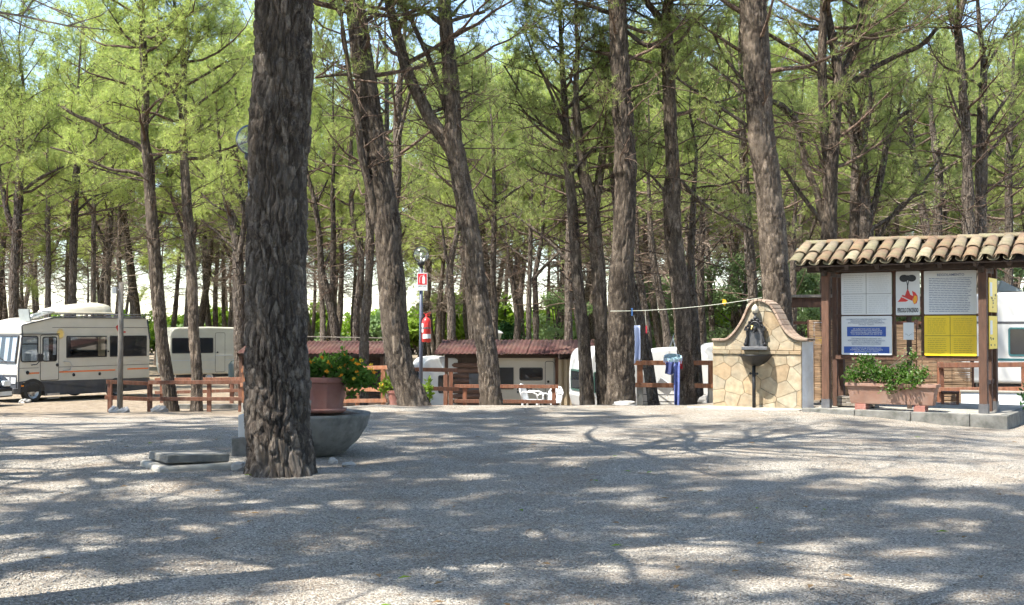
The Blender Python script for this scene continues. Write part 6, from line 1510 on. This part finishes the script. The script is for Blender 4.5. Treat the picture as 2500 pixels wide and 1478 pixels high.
for k in range(4): m.beam((-.18*math.cos(k*math.pi/4),-.18*math.sin(k*math.pi/4),0),(.18*math.cos(k*math.pi/4),.18*math.sin(k*math.pi/4),0),.012,.02)
m.build('ring', M['plastic_aqua'], DR, rot=(.3,0,0))
m = MB()
for k in range(12):
    a = k * math.pi / 6; m.box(.19*math.cos(a)-.012,.19*math.cos(a)+.012,.19*math.sin(a)-.008,.19*math.sin(a)+.008,-.10,.02)
q_ = m.build('clips', M['cloth_pale'], DR, rot=(.3,0,0)); q_['kind'] = 'stuff'
for k in range(4): m = MB(); a = k * math.pi / 2 + .4; m.tube([(.18*math.cos(a),.18*math.sin(a),.03),(0,.0,.42)], .006, 4); m.build('hanger_wire', M['steel'], DR)
m = MB(); m.tube([(0,0,.42),(.02,.02,.5),(.06,.2,.52),(.1,.45,.5)], .007, 5); m.build('hook', M['steel'], DR)
cloth('trousers', 'long blue trousers hanging from the clothes hanger ring', 1652, 884, 998, 25.45, 15, 'cloth_blue', 3, 'hanging laundry'); cloth('dark_shirt', 'navy garment hanging left on the clothes hanger ring', 1635, 884, 914, 25.4, 20, 'cloth_navy', 5, 'hanging laundry'); cloth('red_garment', 'red garment hanging right on the clothes hanger ring', 1658, 882, 902, 25.55, 16, 'cloth_red', 6, 'hanging laundry')

# ------------------------------------------------------------------ shrubs and broad-leaved trees beyond
def bush_kind(seed, w_, h_, mat, n, size):
    rs = np.random.RandomState(seed); cs = []; rr_ = []
    for k in range(9): cs.append((rs.uniform(-.6,.6)*w_, rs.uniform(-.6,.6)*w_, h_*rs.uniform(.3,.75))); rr_.append((w_*rs.uniform(.3,.5), w_*rs.uniform(.3,.5), h_*rs.uniform(.2,.32)))
    v, f = leaves(cs, rr_, n // 9, size, rs, .3, .55); me1 = fast_mesh('foliage', v, f, M[mat])
    m = MB()
    for c in cs: m.tube([(c[0]*.1, c[1]*.1, -.2), (c[0]*.5, c[1]*.5, c[2]*.5), c], [.05, .035, .01], 5)
    me2 = bpy.data.meshes.new('stems'); me2.from_pydata(m.v, [], m.f); me2.materials.append(M['twig']); return (('foliage', me1), ('stems', me2))
BK = [bush_kind(1, 2.0, 3.0, 'leaf_bright', 2600, .30), bush_kind(2, 2.4, 3.6, 'leaf_bright', 2800, .32), bush_kind(3, 1.8, 2.6, 'leaf_pale', 2400, .28)]
rt = random.Random(5)
def zone2(u): 
    for lim, t in ((620, 'at the clearing far behind the left vans'), (1480, 'at the clearing far behind the huts')):
        if u < lim: return t
    return 'at the clearing far beyond fountain and notice board'
for i in range(60):
    u = -200 + i * 2900 / 59 + rt.uniform(-25, 25); y = rt.uniform(104, 130); x = PX(u, y); s = rt.uniform(1.3, 2.0)
    o = thing('bush', 'sunlit green bush ' + zone2(u), 'bush', (x, y, ground(x, y)), rt.uniform(0, 6.28), 'bushes ' + zone2(u)); o.scale = (s, s, s * rt.uniform(.7, 1.05))
    for nm, me in BK[rt.randrange(3)]: link(nm, me, o)
def broadleaf(label, px, d, ztop, w_, seed, mat='leaf_pale', n=7000, size=.17):
    b_ = GP(px, d); o = thing('broadleaf_tree', label, 'tree', b_, seed); rs = np.random.RandomState(seed); H = ztop - b_.z; cs = []; rr_ = []
    for k in range(18):
        z = H * rs.uniform(.28, .92); k_ = 1 - abs(z / H - .55) * 1.1; cs.append((rs.uniform(-.75,.75)*w_*k_, rs.uniform(-.75,.75)*w_*k_, z)); rr_.append((w_*rs.uniform(.2,.36), w_*rs.uniform(.2,.36), H*rs.uniform(.07,.12)))
    v, f = leaves(cs, rr_, n // 18, size, rs, -.2, .35); link('crown', fast_mesh('crown', v, f, M[mat]), o)
    m = MB(); m.tube([(0,0,-.2),(.1,.05,H*.4),(0,.1,H*.8)], [.16,.12,.03], 9)
    for c in cs: m.tube([(0.05,.05,H*.25 + c[2]*.2), (c[0]*.5, c[1]*.5, c[2]*.8), c], [.05,.03,.01], 5)
    m.build('trunk', M['bark'], o, sm=True)
broadleaf('pale leafy tree between the laundry and the fountain', 1700, 52, 4.6, 2.6, 3); broadleaf('pale leafy tree right behind the stone fountain', 1815, 50, 4.9, 2.6, 4); broadleaf('pale leafy tree left of the ringed pine', 1580, 56, 4.2, 2.4, 6, n=6000)
broadleaf('pale leafy tree behind the reed shelter', 1985, 48, 4.4, 2.4, 7); broadleaf('pale leafy tree behind the tiled notice board', 2200, 50, 4.0, 2.6, 8); broadleaf('pale leafy tree at the far right above the caravan', 2490, 46, 4.6, 2.5, 9)
broadleaf('loose grey-green tree behind the central hut roof', 1360, 58, 3.6, 2.4, 10, n=4500)
broadleaf('dark green conifer-like bush behind the central hut', 1250, 62, 2.0, 1.5, 11, 'leaf_dark', 6000, .14)
# garden lantern far behind the central hut
o = thing('garden_lantern', 'small four-sided lantern on a post behind the central hut roof', 'lantern', GP(1213, 44), 0); h_ = P(1213, 806, 44).z - o.location.z
m = MB(); m.tube([(0,0,0),(0,0,h_-.45)], .04, 8); m.build('post', M['pole_grey'], o); m = MB(); m.lathe([(.10,h_-.45),(.19,h_-.12)], 4); m.build('lantern_glass', M['cream'], o); m = MB(); m.lathe([(.24,h_-.12),(.15,h_-.04),(.02,h_)], 4); m.build('lantern_cap', M['white'], o)
# fallen twigs and leaves on the gravel
r = random.Random(15); m = MB()
for k in range(1400):
    y = r.uniform(6.4, 15); x = r.uniform(-.46, .46) * y; L_ = r.uniform(.05, .11); a = r.uniform(0, 6.28); z = ground(x, y) + .012; c, s = math.cos(a) * L_, math.sin(a) * L_
    m.add([(x - s*.03, y + c*.03, z), (x + s*.03, y - c*.03, z), (x + c, y + s, z + .006)], [(0,1,2)], 1)
for k in range(70):
    y = r.uniform(6.6, 20); x = r.uniform(-.44, .44) * y; L_ = r.uniform(.05, .22); a = r.uniform(0, 6.28); z = ground(x, y) + .012
    m.tube([(x, y, z), (x + L_*.5*math.cos(a), y + L_*.5*math.sin(a), z + .008), (x + L_*math.cos(a+.2), y + L_*math.sin(a+.2), z)], .004, 4, mat=0)
for k in range(60):
    y = r.uniform(6.6, 18); x = r.uniform(-.44, .44) * y; a = r.uniform(0, 6.28); z = ground(x, y) + .02; c, s = math.cos(a)*.05, math.sin(a)*.05
    m.add([(x-c, y-s, z), (x-s*.4, y+c*.4, z+.012), (x+c, y+s, z+.004), (x+s*.4, y-c*.4, z+.01)], [(0,1,2,3)], 1 if k % 4 else 2)
o = m.build('fallen_litter', [M['twig'], M['needle_dead'], M['leaf_bright']]); o['kind'] = 'stuff'; o['label'] = 'fallen twigs and dry leaves strewn on the gravel'

# lettering becomes plain mesh
bpy.context.view_layer.update()
dg = bpy.context.evaluated_depsgraph_get()
for o in [o for o in S.objects if o.type == 'FONT']:
    me = bpy.data.meshes.new_from_object(o.evaluated_get(dg)); n = link('lettering', me, o.parent, o.location, o.rotation_euler); n.scale = o.scale
    bpy.data.objects.remove(o)
